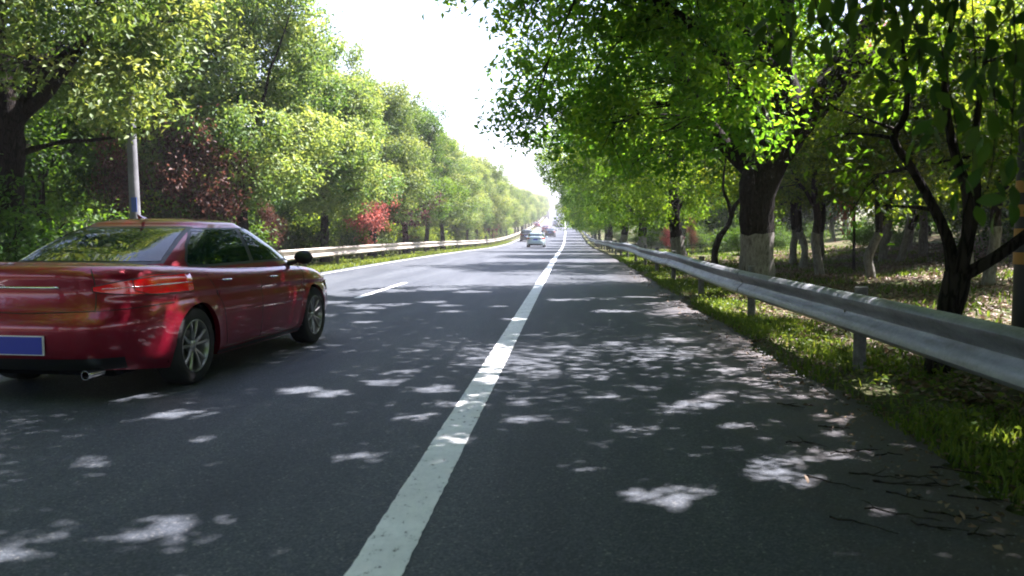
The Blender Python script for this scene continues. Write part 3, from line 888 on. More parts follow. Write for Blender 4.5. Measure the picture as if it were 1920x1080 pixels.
for y, s_, l_ in ((7.0, 1.3, 'wide unseen tree added for shade on the far side of the road'), (-28, 1.6, 'unseen tree added for shade across the road well behind the viewpoint')):
    put(left_c, -11.0, y, s_, y, label=l_)  # added out of view to dim the sky light reaching the near lanes
k = 0
LY = [25, 33.5, 42, 50, 58, 66, 74.5, 83, 91, 100, 108, 117, 126, 135, 145, 155, 166, 178, 190, 203, 217, 232, 248, 265, 283, 302, 322, 343, 365, 388, 412]
for k, y in enumerate(LY):
    pr = (left_a, left_b, left_c)[k % 3]
    s = rd.uniform(.93, 1.07) * (.96 if y < 30 else (.86 if y < 60 else (.84 if y < 150 else .8)))
    u = -9.7 - rd.uniform(0, .5) + (-.1 if y > 60 else 0)
    put(pr, u, y, s, rd.uniform(0, 6.28), label=lab_l.get(y, 'slim tree far along the sunlit row behind the cream guardrail'),
        group=None if y in lab_l else GL, leaf=M_LEAF_D if y in (50,) else None)

# ------------------------------------------------------------------ coloured bushes
bush_r = make_tree('red_bush', '-', 'bush', 101, 3, .06, .7, 1.15, 1.9, 1.2, 26, .42, 12, 16, .10, M_LEAF_RED, M_BARK2, nlimb=5, shell=(.3, 1), sprig_r=.14, group=None, upward=0)
def put_bush(u, y, s, leaf, label, name, sz=None, rz=0, group=None, cat='bush'):
    o = put(bush_r, u, y, s, rz, sz=sz, label=label, leaf=leaf)
    o['category'] = cat
    o.name = name
    return o
put_bush(-9.0, 38.5, .95, M_LEAF_RED, 'bright red leaved bush standing over the cream guardrail', 'red_bush', 1.28)
used.clear(); used.update([o.name for o in S.objects])
bush_r = bpy.data.objects['red_bush']
put_bush(-9.4, 47.5, 1.3, M_LEAF_PUR, 'dark purple leaved bush right beside the bright red one', 'purple_bush', 1.6, 1.3)
put_bush(-10.1, 22.5, 1.15, M_LEAF_MAR, 'maroon leaved tree above the red car roof between the concrete pole and next tree', 'maroon_tree', 1.5, 2.2, cat='tree')
put_bush(-11.6, 21.5, .6, M_LEAF_MAR, 'low orange brown bush left of the concrete pole', 'brown_bush', 1.2, 3.2)
put_bush(-9.5, 106, 1.0, M_LEAF_RED, 'smaller red bush far along the cream guardrail near the traffic', 'red_bush', 1.5, 4.0)
put_bush(-10.6, 29.5, .4, M_LEAF_MAR, 'little pinkish bush low behind the guardrail', 'pink_bush', .8, 2.0)
put_bush(5.0, 44, .42, M_LEAF_RED, 'small crimson shrub between two whitewashed trunks behind the near guardrail', 'crimson_shrub', .5, .8)
put_bush(5.6, 40, .22, M_LEAF_MAR, 'faint orange red shrub just beside the thick whitewashed trunk', 'orange_shrub', .6, 2.8)
o = put_bush(7.9, 24.5, .75, M_LEAF_RED, 'rust red leaved tree crown seen through the gap under the heavy limb', 'rust_tree', 2.25, 5.0, cat='tree')

# ------------------------------------------------------------------ background trees and undergrowth
bank = make_tree('bank_tree', '-', 'tree', 111, 6, .11, 1.7, 2.3, 3.9, 2.2, 60, .66, 16, 17, .14, M_LEAF_B, M_BARK2, nlimb=6, lime=1.15, shell=(.4, 1),
                 trunk_pts=[(0, 0, -.3, .16), (.0, 0, .1, .12), (.05, .02, .5, .11), (.14, .0, .95, .105), (.08, .05, 1.5, .10), (.2, .1, 2.4, .08), (.1, .0, 3.6, .05), (.1, 0, 4.6, .03)])
bank2 = make_tree('bank_tree', '-', 'tree', 112, 6, .10, 1.6, 2.2, 3.7, 2.2, 60, .66, 16, 17, .14, M_LEAF_B, M_BARK2, nlimb=6, lime=1.1, shell=(.4, 1),
                  trunk_pts=[(0, 0, -.3, .15), (0, 0, .1, .11), (-.07, .02, .5, .10), (.05, .0, .85, .10), (.18, .05, 1.2, .095), (.15, .1, 2.2, .08), (.3, .0, 3.4, .05), (.3, 0, 4.4, .03)])
GB = 'small whitewashed trees on the shaded bank'
def u_at(px, d): return (px - 1070) / 1600 * d
bk = [(1478, 29, bank, 1.0, 'thin pale footed tree first to the right of the huge trunk'),
      (1497, 26, bank2, 2.0, 'second thin whitewashed stem beside the huge trunk on the bank'),
      (1526, 23, bank, 3.0, 'straight whitewashed stem third from the huge trunk on the bank'),
      (1618, 21, bank2, 0.0, 'whitewashed stem with an S shaped bend midway along the bank'),
      (1640, 27, bank, 1.4, 'pale stem just behind the S bent one on the bank'),
      (1785, 19, bank2, 4.0, 'whitewashed stem seen through the crooked tree stems'),
      (1826, 18, bank, 5.0, 'whitewashed stem just right of the crooked tree stems')]
for px, d, pr, rz, lab in bk:
    put(pr, u_at(px, d), d, 1.0, rz, label=lab)
o = put(bank, u_at(1668, 26), 26, .9, 2.2, label='whitewashed stem leaning steeply on the bank', tilt=(0, R(-24)))
GBK = 'broad shrubs closing the view at the back of the bank'
under_w = []
GBW = 'dense wood behind the near guardrail'
for k in range(64):
    y = rd.uniform(14, 130)
    u = rd.uniform(9.5, 26) if y < 60 else rd.uniform(8, 20)
    if y < 50 and u < 22: y += 36
    put((bank, bank2)[k % 2], u, y, rd.uniform(1.0, 1.6), rd.uniform(0, 6.28), label='low branching tree deep in the shaded wood up the bank', group=GBW)
for k in range(4):
    put((right_b), 24 + rd.uniform(0, 9), 74 + k * 16, rd.uniform(.9, 1.05), rd.uniform(0, 6.28), label='tall tree at the back of the shaded wood up the bank', group='tall trees behind the wood')
for k, (u, y, s_) in enumerate(((9.6, 27, 1.1), (11.4, 28.5, 1.25), (13.4, 27, 1.2), (15.2, 29, 1.4), (12.2, 32, 1.4), (16.8, 26, 1.3), (18.8, 31, 1.6), (20.5, 27, 1.5), (8.6, 30, .9), (14.4, 24.5, .95), (17.5, 36, 1.8), (21.5, 23, 1.4), (18.4, 21, 1.2))):
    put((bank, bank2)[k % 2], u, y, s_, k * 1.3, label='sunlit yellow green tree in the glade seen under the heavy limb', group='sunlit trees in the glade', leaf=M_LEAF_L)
GLW = 'dense wood behind the cream guardrail'
for k in range(60):
    y = rd.uniform(16, 170)
    u = -rd.uniform(12.5, 24)
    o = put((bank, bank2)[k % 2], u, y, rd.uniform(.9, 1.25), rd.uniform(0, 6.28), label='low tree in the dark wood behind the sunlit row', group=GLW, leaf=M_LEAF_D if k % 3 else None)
for k in range(9):
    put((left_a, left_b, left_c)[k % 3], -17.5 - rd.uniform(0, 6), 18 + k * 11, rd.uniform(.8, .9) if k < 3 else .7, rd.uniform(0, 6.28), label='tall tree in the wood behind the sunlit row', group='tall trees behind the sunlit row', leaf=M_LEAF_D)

GU = 'green shrubs growing behind the cream guardrail'
for k in range(70):
    y = 12 + 1.9 * k + rd.uniform(-.6, .6)
    put(under, -10.4 - rd.uniform(0, 2.2), y, rd.uniform(.9, 1.5), rd.uniform(0, 6.28), label='leafy green shrub in the thicket behind the cream guardrail', group=GU, leaf=M_LEAF_D if y < 34 else (M_LEAF_B if k % 3 else M_LEAF_L))  # nearest shrubs get darker leaves in place of missing shade
for k in range(44):
    y = 8 + 2.6 * k + rd.uniform(-1, 1)
    put(under, 17 + rd.uniform(-2.5, 3) - (3 if y > 50 else 0), y, rd.uniform(2.0, 3.0), rd.uniform(0, 6.28), label='broad leafy shrub closing the view at the back of the bank', group=GBK)
GU2 = 'shrubs scattered over the shaded bank'
for k in range(26):
    y = rd.uniform(20, 110); u = rd.uniform(10, 18) if y < 40 else rd.uniform(5.8, 14)
    put(under, u, y, rd.uniform(.5, 1.3), rd.uniform(0, 6.28), label='low green shrub on the shaded bank', group=GU2)

# distant woodland over the hills: one mass
def woods():
    rs = np.random.default_rng(5)
    n = 2600
    y = rs.uniform(430, 1500, n)
    side = rs.choice([-1, 1], n)
    off = rs.uniform(0, 1, n) ** 1.6 * 260
    u = np.where(side < 0, -14 - off, 11 + off)
    Cs = []; Ns = []; Ls = []; Ts = []
    bx = u + drift(y); bz = prof(y) + terr(u, y)
    m = 44
    d = rs.standard_normal((n, m, 3)); d /= np.linalg.norm(d, axis=2)[:, :, None]
    d[:, :, 2] = np.abs(d[:, :, 2])
    c = np.stack([bx, y, bz], -1)[:, None, :] + d * np.array([4.5, 4.5, 8.5]) * rs.uniform(.8, 1.1, (n, m, 1))
    nn = d + .5 * rs.standard_normal(d.shape); nn /= np.linalg.norm(nn, axis=2)[:, :, None]
    t = np.clip(.4 + rs.normal(0, .12, (n, 1)) + rs.normal(0, .12, (n, m)), 0, 1)
    me = leaves_mesh('far_woods', c.reshape(-1, 3), nn.reshape(-1, 3), np.full(n * m, 2.6), t.ravel(), rs, wid=.8)
    o = link('far_woods', me, M_LEAF_L)
    tag(o, 'hazy woodland covering the hills where the road ends', 'woods', kind='stuff')
woods()

# ------------------------------------------------------------------ grass and litter
def clear_band(u): return (u > 2.25) | (u < -8.05)
rs = np.random.default_rng(17)
def grass_patch(name, label, n, ulo, uhi, ylo, yhi, hlo, hhi, tone=.5, power=1.0, patchy=0.0, wd=.006):
    u = rs.uniform(ulo, uhi, n); y = ylo + (yhi - ylo) * rs.uniform(0, 1, n) ** power
    if patchy:
        v = np.sin(u * 2.1 + y * .7) + np.sin(y * 1.9 - u) + np.sin(u * 5 + 2 * y) * .5 + rs.normal(0, .6, n)
        kk = v > patchy
        u, y = u[kk], y[kk]; n = len(u)
    h = rs.uniform(hlo, hhi, n)
    z = prof(y) + gh(u, y)
    b = np.stack([u + drift(y), y, z - .01], -1)
    a_ = rs.uniform(0, 2 * PI, n)
    s = np.stack([np.cos(a_), np.sin(a_), np.zeros(n)], -1) * (wd * (1 + y / 14))[:, None]
    lean = np.stack([rs.normal(0, .35, n), rs.normal(0, .35, n), np.zeros(n)], -1) * h[:, None]
    mid_ = b + lean * .35 + np.array([0, 0, 1]) * (h * .6)[:, None]
    tip = b + lean + np.array([0, 0, 1]) * h[:, None]
    V = np.stack([b - s, b + s, mid_ + s * .7, mid_ - s * .7, tip], 1).reshape(-1, 3)
    i_ = np.arange(n) * 5
    F = np.concatenate([np.stack([i_, i_ + 1, i_ + 2], -1), np.stack([i_, i_ + 2, i_ + 3], -1), np.stack([i_ + 3, i_ + 2, i_ + 4], -1)])
    t = np.clip(tone + rs.normal(0, .18, n), 0, 1)
    o = link(name, mesh_np(name, V, F, {'tone': np.repeat(t, 5)}), M_GRASS)
    tag(o, label, 'grass', kind='stuff')
grass_patch('grass', 'strip of short green grass between the asphalt and the near guardrail', 52000, 2.2, 3.3, .8, 45, .02, .12, .55, 1.7, -.1)
grass_patch('grass', 'sparse grass and weeds over the shaded bank behind the near guardrail', 50000, 3.2, 12, 3, 60, .03, .16, .45, 1.2, .4, .008)
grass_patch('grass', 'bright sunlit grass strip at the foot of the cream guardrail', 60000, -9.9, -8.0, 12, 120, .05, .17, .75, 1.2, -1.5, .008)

def litter(name, label, n, ulo, uhi, ylo, yhi, power, L=.07):
    u = rs.uniform(ulo, uhi, n); y = ylo + (yhi - ylo) * rs.uniform(0, 1, n) ** power
    C = np.stack([u + drift(y), y, prof(y) + np.where(clear_band(u), gh(u, y), .004) + rs.uniform(.006, .03, n)], -1)
    nn = rs.standard_normal((n, 3)) * .35 + np.array([0, 0, 1.0]); nn /= np.linalg.norm(nn, axis=1)[:, None]
    t = np.clip(rs.beta(2, 2.5, n) + .05, 0, 1)
    o = link(name, leaves_mesh(name, C, nn, L * rs.uniform(.6, 1.4, n), t, rs, wid=.55), M_LITTER)
    tag(o, label, 'leaf litter', kind='stuff')
litter('fallen_leaves', 'brown fallen leaves carpeting the shaded bank', 70000, 2.9, 14, 2.5, 40, 1.2, .085)
litter('fallen_leaves', 'dry leaves lying in the grass of the verge', 5000, 2.2, 3.4, 1.5, 36, 1.3, .05)
litter('fallen_leaves', 'scattered dry leaves at the crumbling edge of the shoulder', 1400, 1.75, 2.7, 2.0, 30, 1.3, .045)

# broad weeds on the verge
wv = []
n = 5200
u = np.concatenate([rs.uniform(2.35, 5.5, n // 2), rs.uniform(2.3, 3.4, n // 2)]); y = 2.2 + 28 * rs.uniform(0, 1, n) ** 1.5
C = np.stack([u + drift(y), y, prof(y) + gh(u, y) + rs.uniform(.02, .12, n)], -1)
nn = rs.standard_normal((n, 3)) * .45 + np.array([0, 0, 1.0]); nn /= np.linalg.norm(nn, axis=1)[:, None]
tag(link('weeds', leaves_mesh('weeds', C, nn, rs.uniform(.03, .075, n), np.clip(rs.normal(.6, .18, n), 0, 1), rs, wid=.6), M_GRASS), 'small broad leaved weeds growing along the verge', 'weeds', kind='stuff')

# gravel crumbs on the road edge
n = 1800
u = 2.35 - np.abs(rs.normal(0, .42, n)); y = 1.8 + 24 * rs.uniform(0, 1, n) ** 1.4
C = np.stack([u + drift(y), y, prof(y) + .006], -1)
sz = rs.uniform(.003, .010, n)
tet = np.array([[1, 0, -.4], [-.6, .8, -.4], [-.6, -.8, -.4], [0, 0, .8]])
V = (C[:, None, :] + tet[None] * sz[:, None, None]).reshape(-1, 3)
i_ = np.arange(n) * 4
F = np.concatenate([np.stack([i_, i_ + 1, i_ + 3], -1), np.stack([i_ + 1, i_ + 2, i_ + 3], -1), np.stack([i_ + 2, i_, i_ + 3], -1)])
tag(link('gravel', mesh_np('gravel', V, F), M_CONC), 'tiny loose grit on the shoulder', 'gravel', kind='stuff')

# fallen twigs
GT = 'dark fallen twigs on the shoulder near the verge'
td = random.Random(4)
spots = [(1500, 830), (1560, 800), (1600, 845), (1660, 850), (1640, 890), (1690, 905), (1720, 890), (1700, 930), (1760, 905), (1560, 905), (1690, 965), (1740, 985), (1790, 965), (1800, 880), (1830, 930), (1480, 760), (1620, 985), (1850, 1000)]
for k, (px, py) in enumerate(spots):
    d = 1600 * EYE / (py - 430); u = (px - 1070) / 1600 * d
    L = td.uniform(.12, .42); a_ = td.gauss(-.25, .35)
    mb = MB()
    n = 7
    P = [Vector((u + (q / n - .5) * L * math.cos(a_) + td.gauss(0, .008), d + (q / n - .5) * L * math.sin(a_) + td.gauss(0, .012), .009 + td.uniform(0, .008))) for q in range(n + 1)]
    mb.tube(P, [.0055 * (1 - .6 * q / n) for q in range(n + 1)], 5)
    for q in range(td.randint(1, 3)):
        b0 = P[td.randint(1, n - 1)]
        dd = Vector((td.uniform(-.05, .1), td.uniform(-.1, .1), .004))
        mb.tube([b0, b0 + dd * .6 + Vector((.01, .004, .002)), b0 + dd * 1.2], [.004, .003, .002], 4)
    o = mb.build('fallen_twig', M_BARK2)
    lab = 'thin dark fallen twig lying on the shoulder near the verge'
    if k == 9:
        lab = 'curled dark twig beside a pale dry leaf on the shoulder'
    tag(o, lab, 'twig', GT if k != 9 else None)
for (px, py, lab) in ((1515, 908, 'pale dry leaf standing on edge beside a curled twig'), (1800, 972, 'pale dry leaf among the twigs at the verge corner')):
    d = 1600 * EYE / (py - 430); u = (px - 1070) / 1600 * d
    o = link('dry_leaf', leaf_mesh_single(.055, .022), M_LITTER)
    o.data.attributes['tone'].data.foreach_set('value', [1.0] * len(o.data.vertices))
    o.location = (u, d, .012); o.rotation_euler = (.9, .2, .4)
    tag(o, lab, 'leaf')

# ------------------------------------------------------------------ hanging shoots of the near tree (each leaf a part)
near_inv = None
shoots = [  # photo pixel path and distance
    [(1520, -60, 3.6), (1530, 10, 3.55), (1545, 60, 3.5), (1548, 110, 3.5)],
    [(1490, -50, 3.9), (1500, 20, 3.9), (1512, 70, 3.85)],
    [(1700, -60, 3.4), (1712, 20, 3.4), (1725, 80, 3.35), (1722, 130, 3.3)],
    [(1760, 60, 3.6), (1775, 140, 3.5), (1790, 220, 3.5), (1800, 300, 3.5), (1815, 350, 3.5)],
    [(1850, 40, 3.2), (1860, 130, 3.2), (1868, 220, 3.2), (1862, 300, 3.1), (1850, 360, 3.1)],
    [(1900, 0, 3.1), (1905, 100, 3.1), (1900, 200, 3.1), (1895, 290, 3.1)],
    [(1640, -60, 3.8), (1650, 10, 3.8), (1655, 60, 3.8)],
    [(1740, -60, 3.9), (1745, 40, 3.9), (1738, 100, 3.9)],
    [(1820, -60, 3.7), (1826, 60, 3.7), (1832, 170, 3.7), (1822, 250, 3.7)],
]
bpy.context.view_layer.update()
for sh in shoots:
    P = [cam_pt(*q) for q in sh]
    inv = near.matrix_world.inverted() if False else (Matrix.Translation(near.location) @ near.rotation_euler.to_matrix().to_4x4()).inverted()
    P = [inv @ q for q in P]
    Q = [P[0]]
    for a_, b_ in zip(P[:-1], P[1:]):
        Q += [a_.lerp(b_, .5) + Vector((twig_rd.gauss(0, .05), twig_rd.gauss(0, .05), 0)), b_]
    leafy_shoot([q for q in Q][:5] if len(Q) <= 5 else Q[::2] if len(Q[::2]) <= 5 else P, near, 33, .20, 1.1)

# ------------------------------------------------------------------ utility pole, blue sign, striped post
t = thing('utility_pole', 'pale grey concrete utility pole leaning slightly above the red car roof', 'pole', G(-10.25, 19.6))
MB().lathe([(.001, -.3), (.135, -.3), (.128, 1), (.085, 6.6), (.001, 6.62)], 24, 'z').build('shaft', M_CONC, t, smooth=True, autos=40)
pl = MB(); pl.box((.055, -.13, 2.0), (.13, .012, .34)); pl.build('number_plate', M_BLUE, t)
pl = MB(); pl.box((0, 0, 6.3), (.9, .08, .08)); pl.build('crossarm', M_POST, t)
t.rotation_euler = (0, R(-1.0), 0)
t = thing('road_sign', 'small blue road sign over the shoulder where the trees meet far away', 'sign', W(2.2, 420, 0))
MB().tube([(1.6, 0, -2), (1.6, 0, 6.8), (1.2, 0, 7.3), (0, 0, 7.4)], .14, 10).build('sign_pole', M_POST, t)
MB().box((0, -.2, 5.6), (2.3, .08, 3.2)).build('sign_panel', M_BLUE, t)
pb_ = MB()
for (x, z, a_, b_) in ((0, 7.1, 2.2, .1), (0, 4.1, 2.2, .1)): pb_.box((x, -.25, z), (a_, .02, b_))
pb_.build('panel_border', M_PLATEW, t)
t = thing('striped_post', 'black and yellow banded post at the edge of the picture behind the guardrail', 'post', G(4.76, 9.2))
for k in range(7):
    m_ = M_BLK if k % 2 else M_YEL
    MB().lathe([(.001, .95 + k * .123), (.16, .95 + k * .123), (.16, .95 + (k + 1) * .123), (.001, .95 + (k + 1) * .123)], 24, 'z').build('band', m_, t, smooth=True, autos=40)
MB().lathe([(.001, -.3), (.15, -.3), (.15, .95), (.001, .95)], 24, 'z').build('foot', M_BLK, t, smooth=True, autos=40)
MB().lathe([(.001, 1.812), (.16, 1.812), (.15, 3.0), (.001, 3.02)], 24, 'z').build('upper_post', M_BLK, t, smooth=True, autos=40)
MB().box((-.02, -.19, .76), (.24, .02, .16)).build('red_plate', M_SIGNRED, t)

# ------------------------------------------------------------------ cars
def sgp(v, e):
    return math.copysign(abs(v) ** e, v)
class Car:
    def __init__(s, P):
        s.P = P
    def side(s, z):   # half width
        return float(np.interp(z, s.P['wz'], s.P['w']))
    def lr(s, z): return float(np.interp(z, s.P['rz'], s.P['r']))
    def lf(s, z): return float(np.interp(z, s.P['fz'], s.P['f']))
    def belt(s, y): return float(np.interp(y, s.P['by'], s.P['b']))
    def body(s, th, z, off=0.0):
        """th: -pi/2 rear centre, 0 right side middle, pi/2 front centre"""
        n = s.P['n']
        c, q = math.cos(th), math.sin(th)
        ins = s.inset(z, q)
        wd = s.side(z) - ins + off
        L = (s.lf(z) if q > 0 else s.lr(z)) - ins + off
        x = wd * sgp(c, 2 / n); y = L * sgp(q, 2 / n)
        # rear fascia gently bowed
        if q < 0:
            y += s.P.get('bow', .12) * (abs(x) / wd) ** 2 * abs(sgp(q, 2 / n)) ** 3
        else:
            y -= s.P.get('bow', .12) * 1.6 * (abs(x) / wd) ** 2 * abs(sgp(q, 2 / n)) ** 3
        return Vector((x, y, z))
    def inset(s, z, q):
        y = (s.lf(z) if q > 0 else -s.lr(z)) * abs(sgp(q, 2 / s.P['n']))
        zt = s.belt(y)
        r = .11
        d = zt - z
        if d >= r: return 0.0
        d = max(0, d)
        return r * (1 - math.sqrt(max(0, 1 - ((r - d) / r) ** 2))) * .9
    def house(s, v, th, off=0.0):
        P = s.P; n = P['hn']
        c, q = math.cos(th), math.sin(th)
        g = s.hg(v) + off
        L = (s.hf(v) if q > 0 else s.hr(v)) + off
        return Vector((g * sgp(c, 2 / n), P['hy'] + L * sgp(q, 2 / n), s.hz(v)))
    def hz(s, v): return s.P['hz0'] + (s.P['hz1'] - s.P['hz0']) * v
    def hg(s, v): return float(np.interp(v, s.P['hv'], s.P['hg']))
    def hr(s, v): return float(np.interp(v, s.P['hv'], s.P['hr'])) 
    def hf(s, v): return float(np.interp(v, s.P['hv'], s.P['hf']))
    def side_pt(s, y, v, off=0.0, sgn=1):
        n = s.P['hn']; L = s.hf(v) if y > s.P['hy'] else s.hr(v)
        k = min(.999, abs(y - s.P['hy']) / L)
        return Vector((sgn * (s.hg(v) * (1 - k ** n) ** (1 / n) + off), y, s.hz(v) + off * .3))
    def end_pt(s, xf, v, off=0.0, rear=True):
        n = s.P['hn']; g = s.hg(v); L = (s.hr(v) if rear else s.hf(v)) + off
        k = abs(xf)
        return Vector((xf * g, s.P['hy'] + (-1 if rear else 1) * L * (1 - k ** n) ** (1 / n), s.hz(v) + off * .6))

def smooth_tab(xs, vs, k=60):
    """denser smooth table (monotone-ish) from control points"""
    X = np.linspace(xs[0], xs[-1], k)
    Y = np.interp(X, xs, vs)
    ker = np.array([1, 2, 3, 4, 3, 2, 1.]); ker /= ker.sum()
    Yp = np.concatenate([[Y[0] - (Y[1] - Y[0]) * q for q in (3, 2, 1)], Y, [Y[-1] + (Y[-1] - Y[-2]) * q for q in (1, 2, 3)]])
    return list(X), list(np.convolve(Yp, ker, 'valid'))

def sedan_params(kind='sedan'):
    P = dict(n=5.2, hn=5.0, ra=.375, wr=.335, axr=-1.37, axf=1.37)
    P['wz'], P['w'] = smooth_tab([.16, .22, .30, .45, .60, .72, .78, .90, 1.0, 1.12], [.83, .865, .895, .915, .925, .918, .912, .90, .875, .84])
    P['rz'], P['r'] = smooth_tab([.16, .24, .32, .42, .60, .66, .72, .86, .98, 1.06, 1.12], [2.20, 2.30, 2.37, 2.41, 2.43, 2.41, 2.36, 2.335, 2.35, 2.37, 2.36])
    P['fz'], P['f'] = smooth_tab([.16, .24, .40, .55, .70, .85, 1.1], [2.25, 2.36, 2.42, 2.40, 2.33, 2.2, 2.1])
    P['by'], P['b'] = smooth_tab([-2.5, -2.2, -1.5, -.5, .5, 1.1, 1.6, 2.0, 2.4], [1.075, 1.065, 1.035, .985, .955, .94, .90, .84, .76])
    P['hz0'], P['hz1'] = .93, 1.395
    P['hy'] = -.25
    P['hv'] = [0, .15, .3, .5, .7, .85, 1.0]
    P['hg'] = [.835, .815, .79, .755, .705, .665, .61]
    P['hr'] = [1.66, 1.58, 1.45, 1.24, 1.0, .80, .52]     # rear edge, behind hy
    P['hf'] = [1.60, 1.44, 1.28, 1.06, .83, .65, .40]
    P['dome'] = .07
    if kind == 'suv':
        P['b'] = [x + .08 for x in P['b']]
        P['hz0'], P['hz1'] = 1.0, 1.60
        P['hr'] = [2.05, 2.02, 1.98, 1.92, 1.84, 1.76, 1.60]
        P['hg'] = [.84, .83, .815, .795, .765, .735, .69]
        P['wr'] = .36; P['ra'] = .40
    if kind == 'hatch':
        P['hz1'] = 1.42
        P['hr'] = [1.98, 1.93, 1.86, 1.74, 1.6, 1.46, 1.22]
        P['hg'] = [.83, .815, .80, .775, .735, .70, .65]
    return P

def grid_mesh(rows, closed=False):
    n = len(rows[0]); V = [p for r in rows for p in r]; F = []
    for i in range(len(rows) - 1):
        for j in range(n if closed else n - 1):
            j2 = (j + 1) % n
            F.append((i * n + j, i * n + j2, (i + 1) * n + j2, (i + 1) * n + j))
    return MB().add(V, F)

def make_car(name, label, kind, paint, loc, rz=0.0, hi=False, group=None, pt=0.0, plate=True, lw=1.0):
    P = sedan_params(kind); c = Car(P)
    root = thing(name, label, 'car', loc, rz, group)
    root.rotation_euler = (pt, 0, rz)
    n = P['n']
    # columns of the body, finer near wheel arches
    ysamp = []
    Lr, Lf = c.lr(.5), c.lf(.5)
    fine_ = .03 if hi else .12
    for y in np.arange(-Lr + .25, Lf - .25, fine_): ysamp.append(float(y))
    for ax in (P['axr'], P['axf']):
        ysamp = [y for y in ysamp if abs(y - ax) > P['ra'] + .01]
        m_ = 36 if hi else 10
        ysamp += [ax + P['ra'] * math.cos(PI * q / m_) for q in range(m_ + 1)]
        ysamp += [ax + P['ra'] + .002, ax - P['ra'] - .002]
    ysamp = sorted(ysamp)
    ths = []
    for y in ysamp:
        L = Lf if y > 0 else Lr
        ths.append(math.asin(sgp(y / L, n / 2)))
    t0, t1 = ths[0], ths[-1]
    ends = 30 if hi else 8
    # corners and ends, spaced by |x|
    def corner(tA, tB, cnt):
        # th from tA to tB, spacing evenly in superellipse angle exponent space
        out_ = []
        for q in range(1, cnt):
            x = 1 - q / cnt
            xa = abs(sgp(math.cos(tA), 2 / n))
            xx = xa * x
            out_.append(math.copysign(math.acos(max(0.0, min(1.0, xx ** (n / 2)))), tB))
        return out_
    front = corner(t1, PI / 2, ends)
    rear = corner(t0, -PI / 2, ends)
    half = [-PI / 2] + rear[::-1] + ths + front + [PI / 2]
    full = half + [PI - t_ for t_ in half[1:-1]][::-1]
    nz = 26 if hi else 10
    def zbot(th):
        q = math.sin(th)
        y = (Lf if q > 0 else -Lr) * abs(sgp(q, 2 / n))
        x = abs(sgp(math.cos(th), 2 / n))
        z = .19 if abs(y) < 1.9 else .19 + (abs(y) - 1.9) * (.12 if q < 0 else .02)
        if x > .7:
            for ax in (P['axr'], P['axf']):
                d = abs(y - ax)
                if d < P['ra'] + 1e-6:
                    z = max(z, P['wr'] + math.sqrt(max(0, P['ra'] ** 2 - d * d)))
        return z
    rows = []
    bots = [zbot(t_) for t_ in full]
    for k in range(nz + 1):
        f = k / nz
        row = []
        for t_, zb in zip(full, bots):
            q = math.sin(t_)
            yb = (Lf if q > 0 else -Lr) * abs(sgp(q, 2 / n))
            zt = c.belt(yb)
            g = f ** .9
            if f > .75: pass
            z = zb + (zt - .001 - zb) * (1 - (1 - f) ** 1.5)
            p_ = c.body(t_, z)
            # flare over the arches and a pressed line below the handles
            for ax in (P['axr'], P['axf']):
                dd = math.hypot(p_.y - ax, z - P['wr'])
                if dd < P['ra'] + .10 and abs(p_.x) > .6:
                    p_.x += math.copysign(.012 * (1 - (dd - P['ra']) / .10), p_.x)
            if abs(p_.x) > .6:
                zl = .77 + .03 * (-p_.y) / 2
                p_.x -= math.copysign(.012 * math.exp(-((z - zl + .03) / .03) ** 2), p_.x)
                p_.x += math.copysign(.006 * math.exp(-((z - zl - .02) / .025) ** 2), p_.x)
            row.append(p_)
        rows.append(row)
    body = grid_mesh(rows, True)
    # return lip round the wheel arches and sill (gives the sheet visible thickness)
    lip = [Vector((p_.x - math.copysign(.05, p_.x) * (1 if abs(p_.x) > .5 else 0), p_.y, p_.z + .002)) for p_ in rows[0]]
    nn_ = len(full)
    body.add(rows[0] + lip, [(j, (j + 1) % nn_, nn_ + (j + 1) % nn_, nn_ + j) for j in range(nn_)])
    body.build('body', paint, root, smooth=True, autos=40)
    # bonnet and boot lid: crowned sheets that start exactly at the shoulder of the body
    def deck(nm, y1, crown, lipf=0.0):
        rear_ = y1 < 0
        ring = []
        L = Lf if not rear_ else Lr
        ta = math.asin(sgp(y1 / L, n / 2)); tb = (-1 if rear_ else 1) * PI / 2
        th_l = [ta] + [t_ for t_ in half if (t_ < ta if rear_ else t_ > ta)]
        th_l = sorted(th_l, key=lambda t_: abs(t_))
        hp = []
        for t_ in th_l:
            yb_ = (-Lr if rear_ else Lf) * abs(sgp(math.sin(t_), 2 / n))
            hp.append(c.body(t_, c.belt(yb_) - .001))
        ring = hp + [Vector((-p_.x, p_.y, p_.z)) for p_ in hp[:-1][::-1]]
        y1_ = hp[0].y
        rows = []
        m_ = 22 if hi else 6
        for q in range(m_ + 1):
            k_ = 1 - (q / m_) ** 1.5
            row = []
            for p_ in ring:
                y = y1_ + (p_.y - y1_) * k_
                f_ = abs(p_.y - y1_) / (abs(hp[-1].y - y1_) + 1e-6)
                zt = c.belt(y) * (1 - k_ ** 6) + p_.z * k_ ** 6
                z = zt + crown * (1 - k_ ** 3)
                if lipf:
                    z += lipf * math.exp(-((k_ - .95) / .035) ** 2) * f_ ** 3
                row.append(Vector((p_.x * k_, y, z)))
            rows.append(row)
        return grid_mesh(rows).build(nm, paint, root, smooth=True)
    deck('boot_lid', -1.2 if kind == 'sedan' else -1.6, .018, .022)
    deck('bonnet', .9, .045)
    # cabin shell
    rows = []
    nh = 22 if hi else 8
    vth = [2 * PI * q / (120 if hi else 40) for q in range(120 if hi else 40)]
    def even(t_):   # spread points more evenly round the superellipse
        return t_ - .18 * math.sin(4 * t_) * 1.0
    vth = [even(t_) for t_ in vth]
    for k in range(nh + 1):
        rows.append([c.house(k / nh, t_) for t_ in vth])
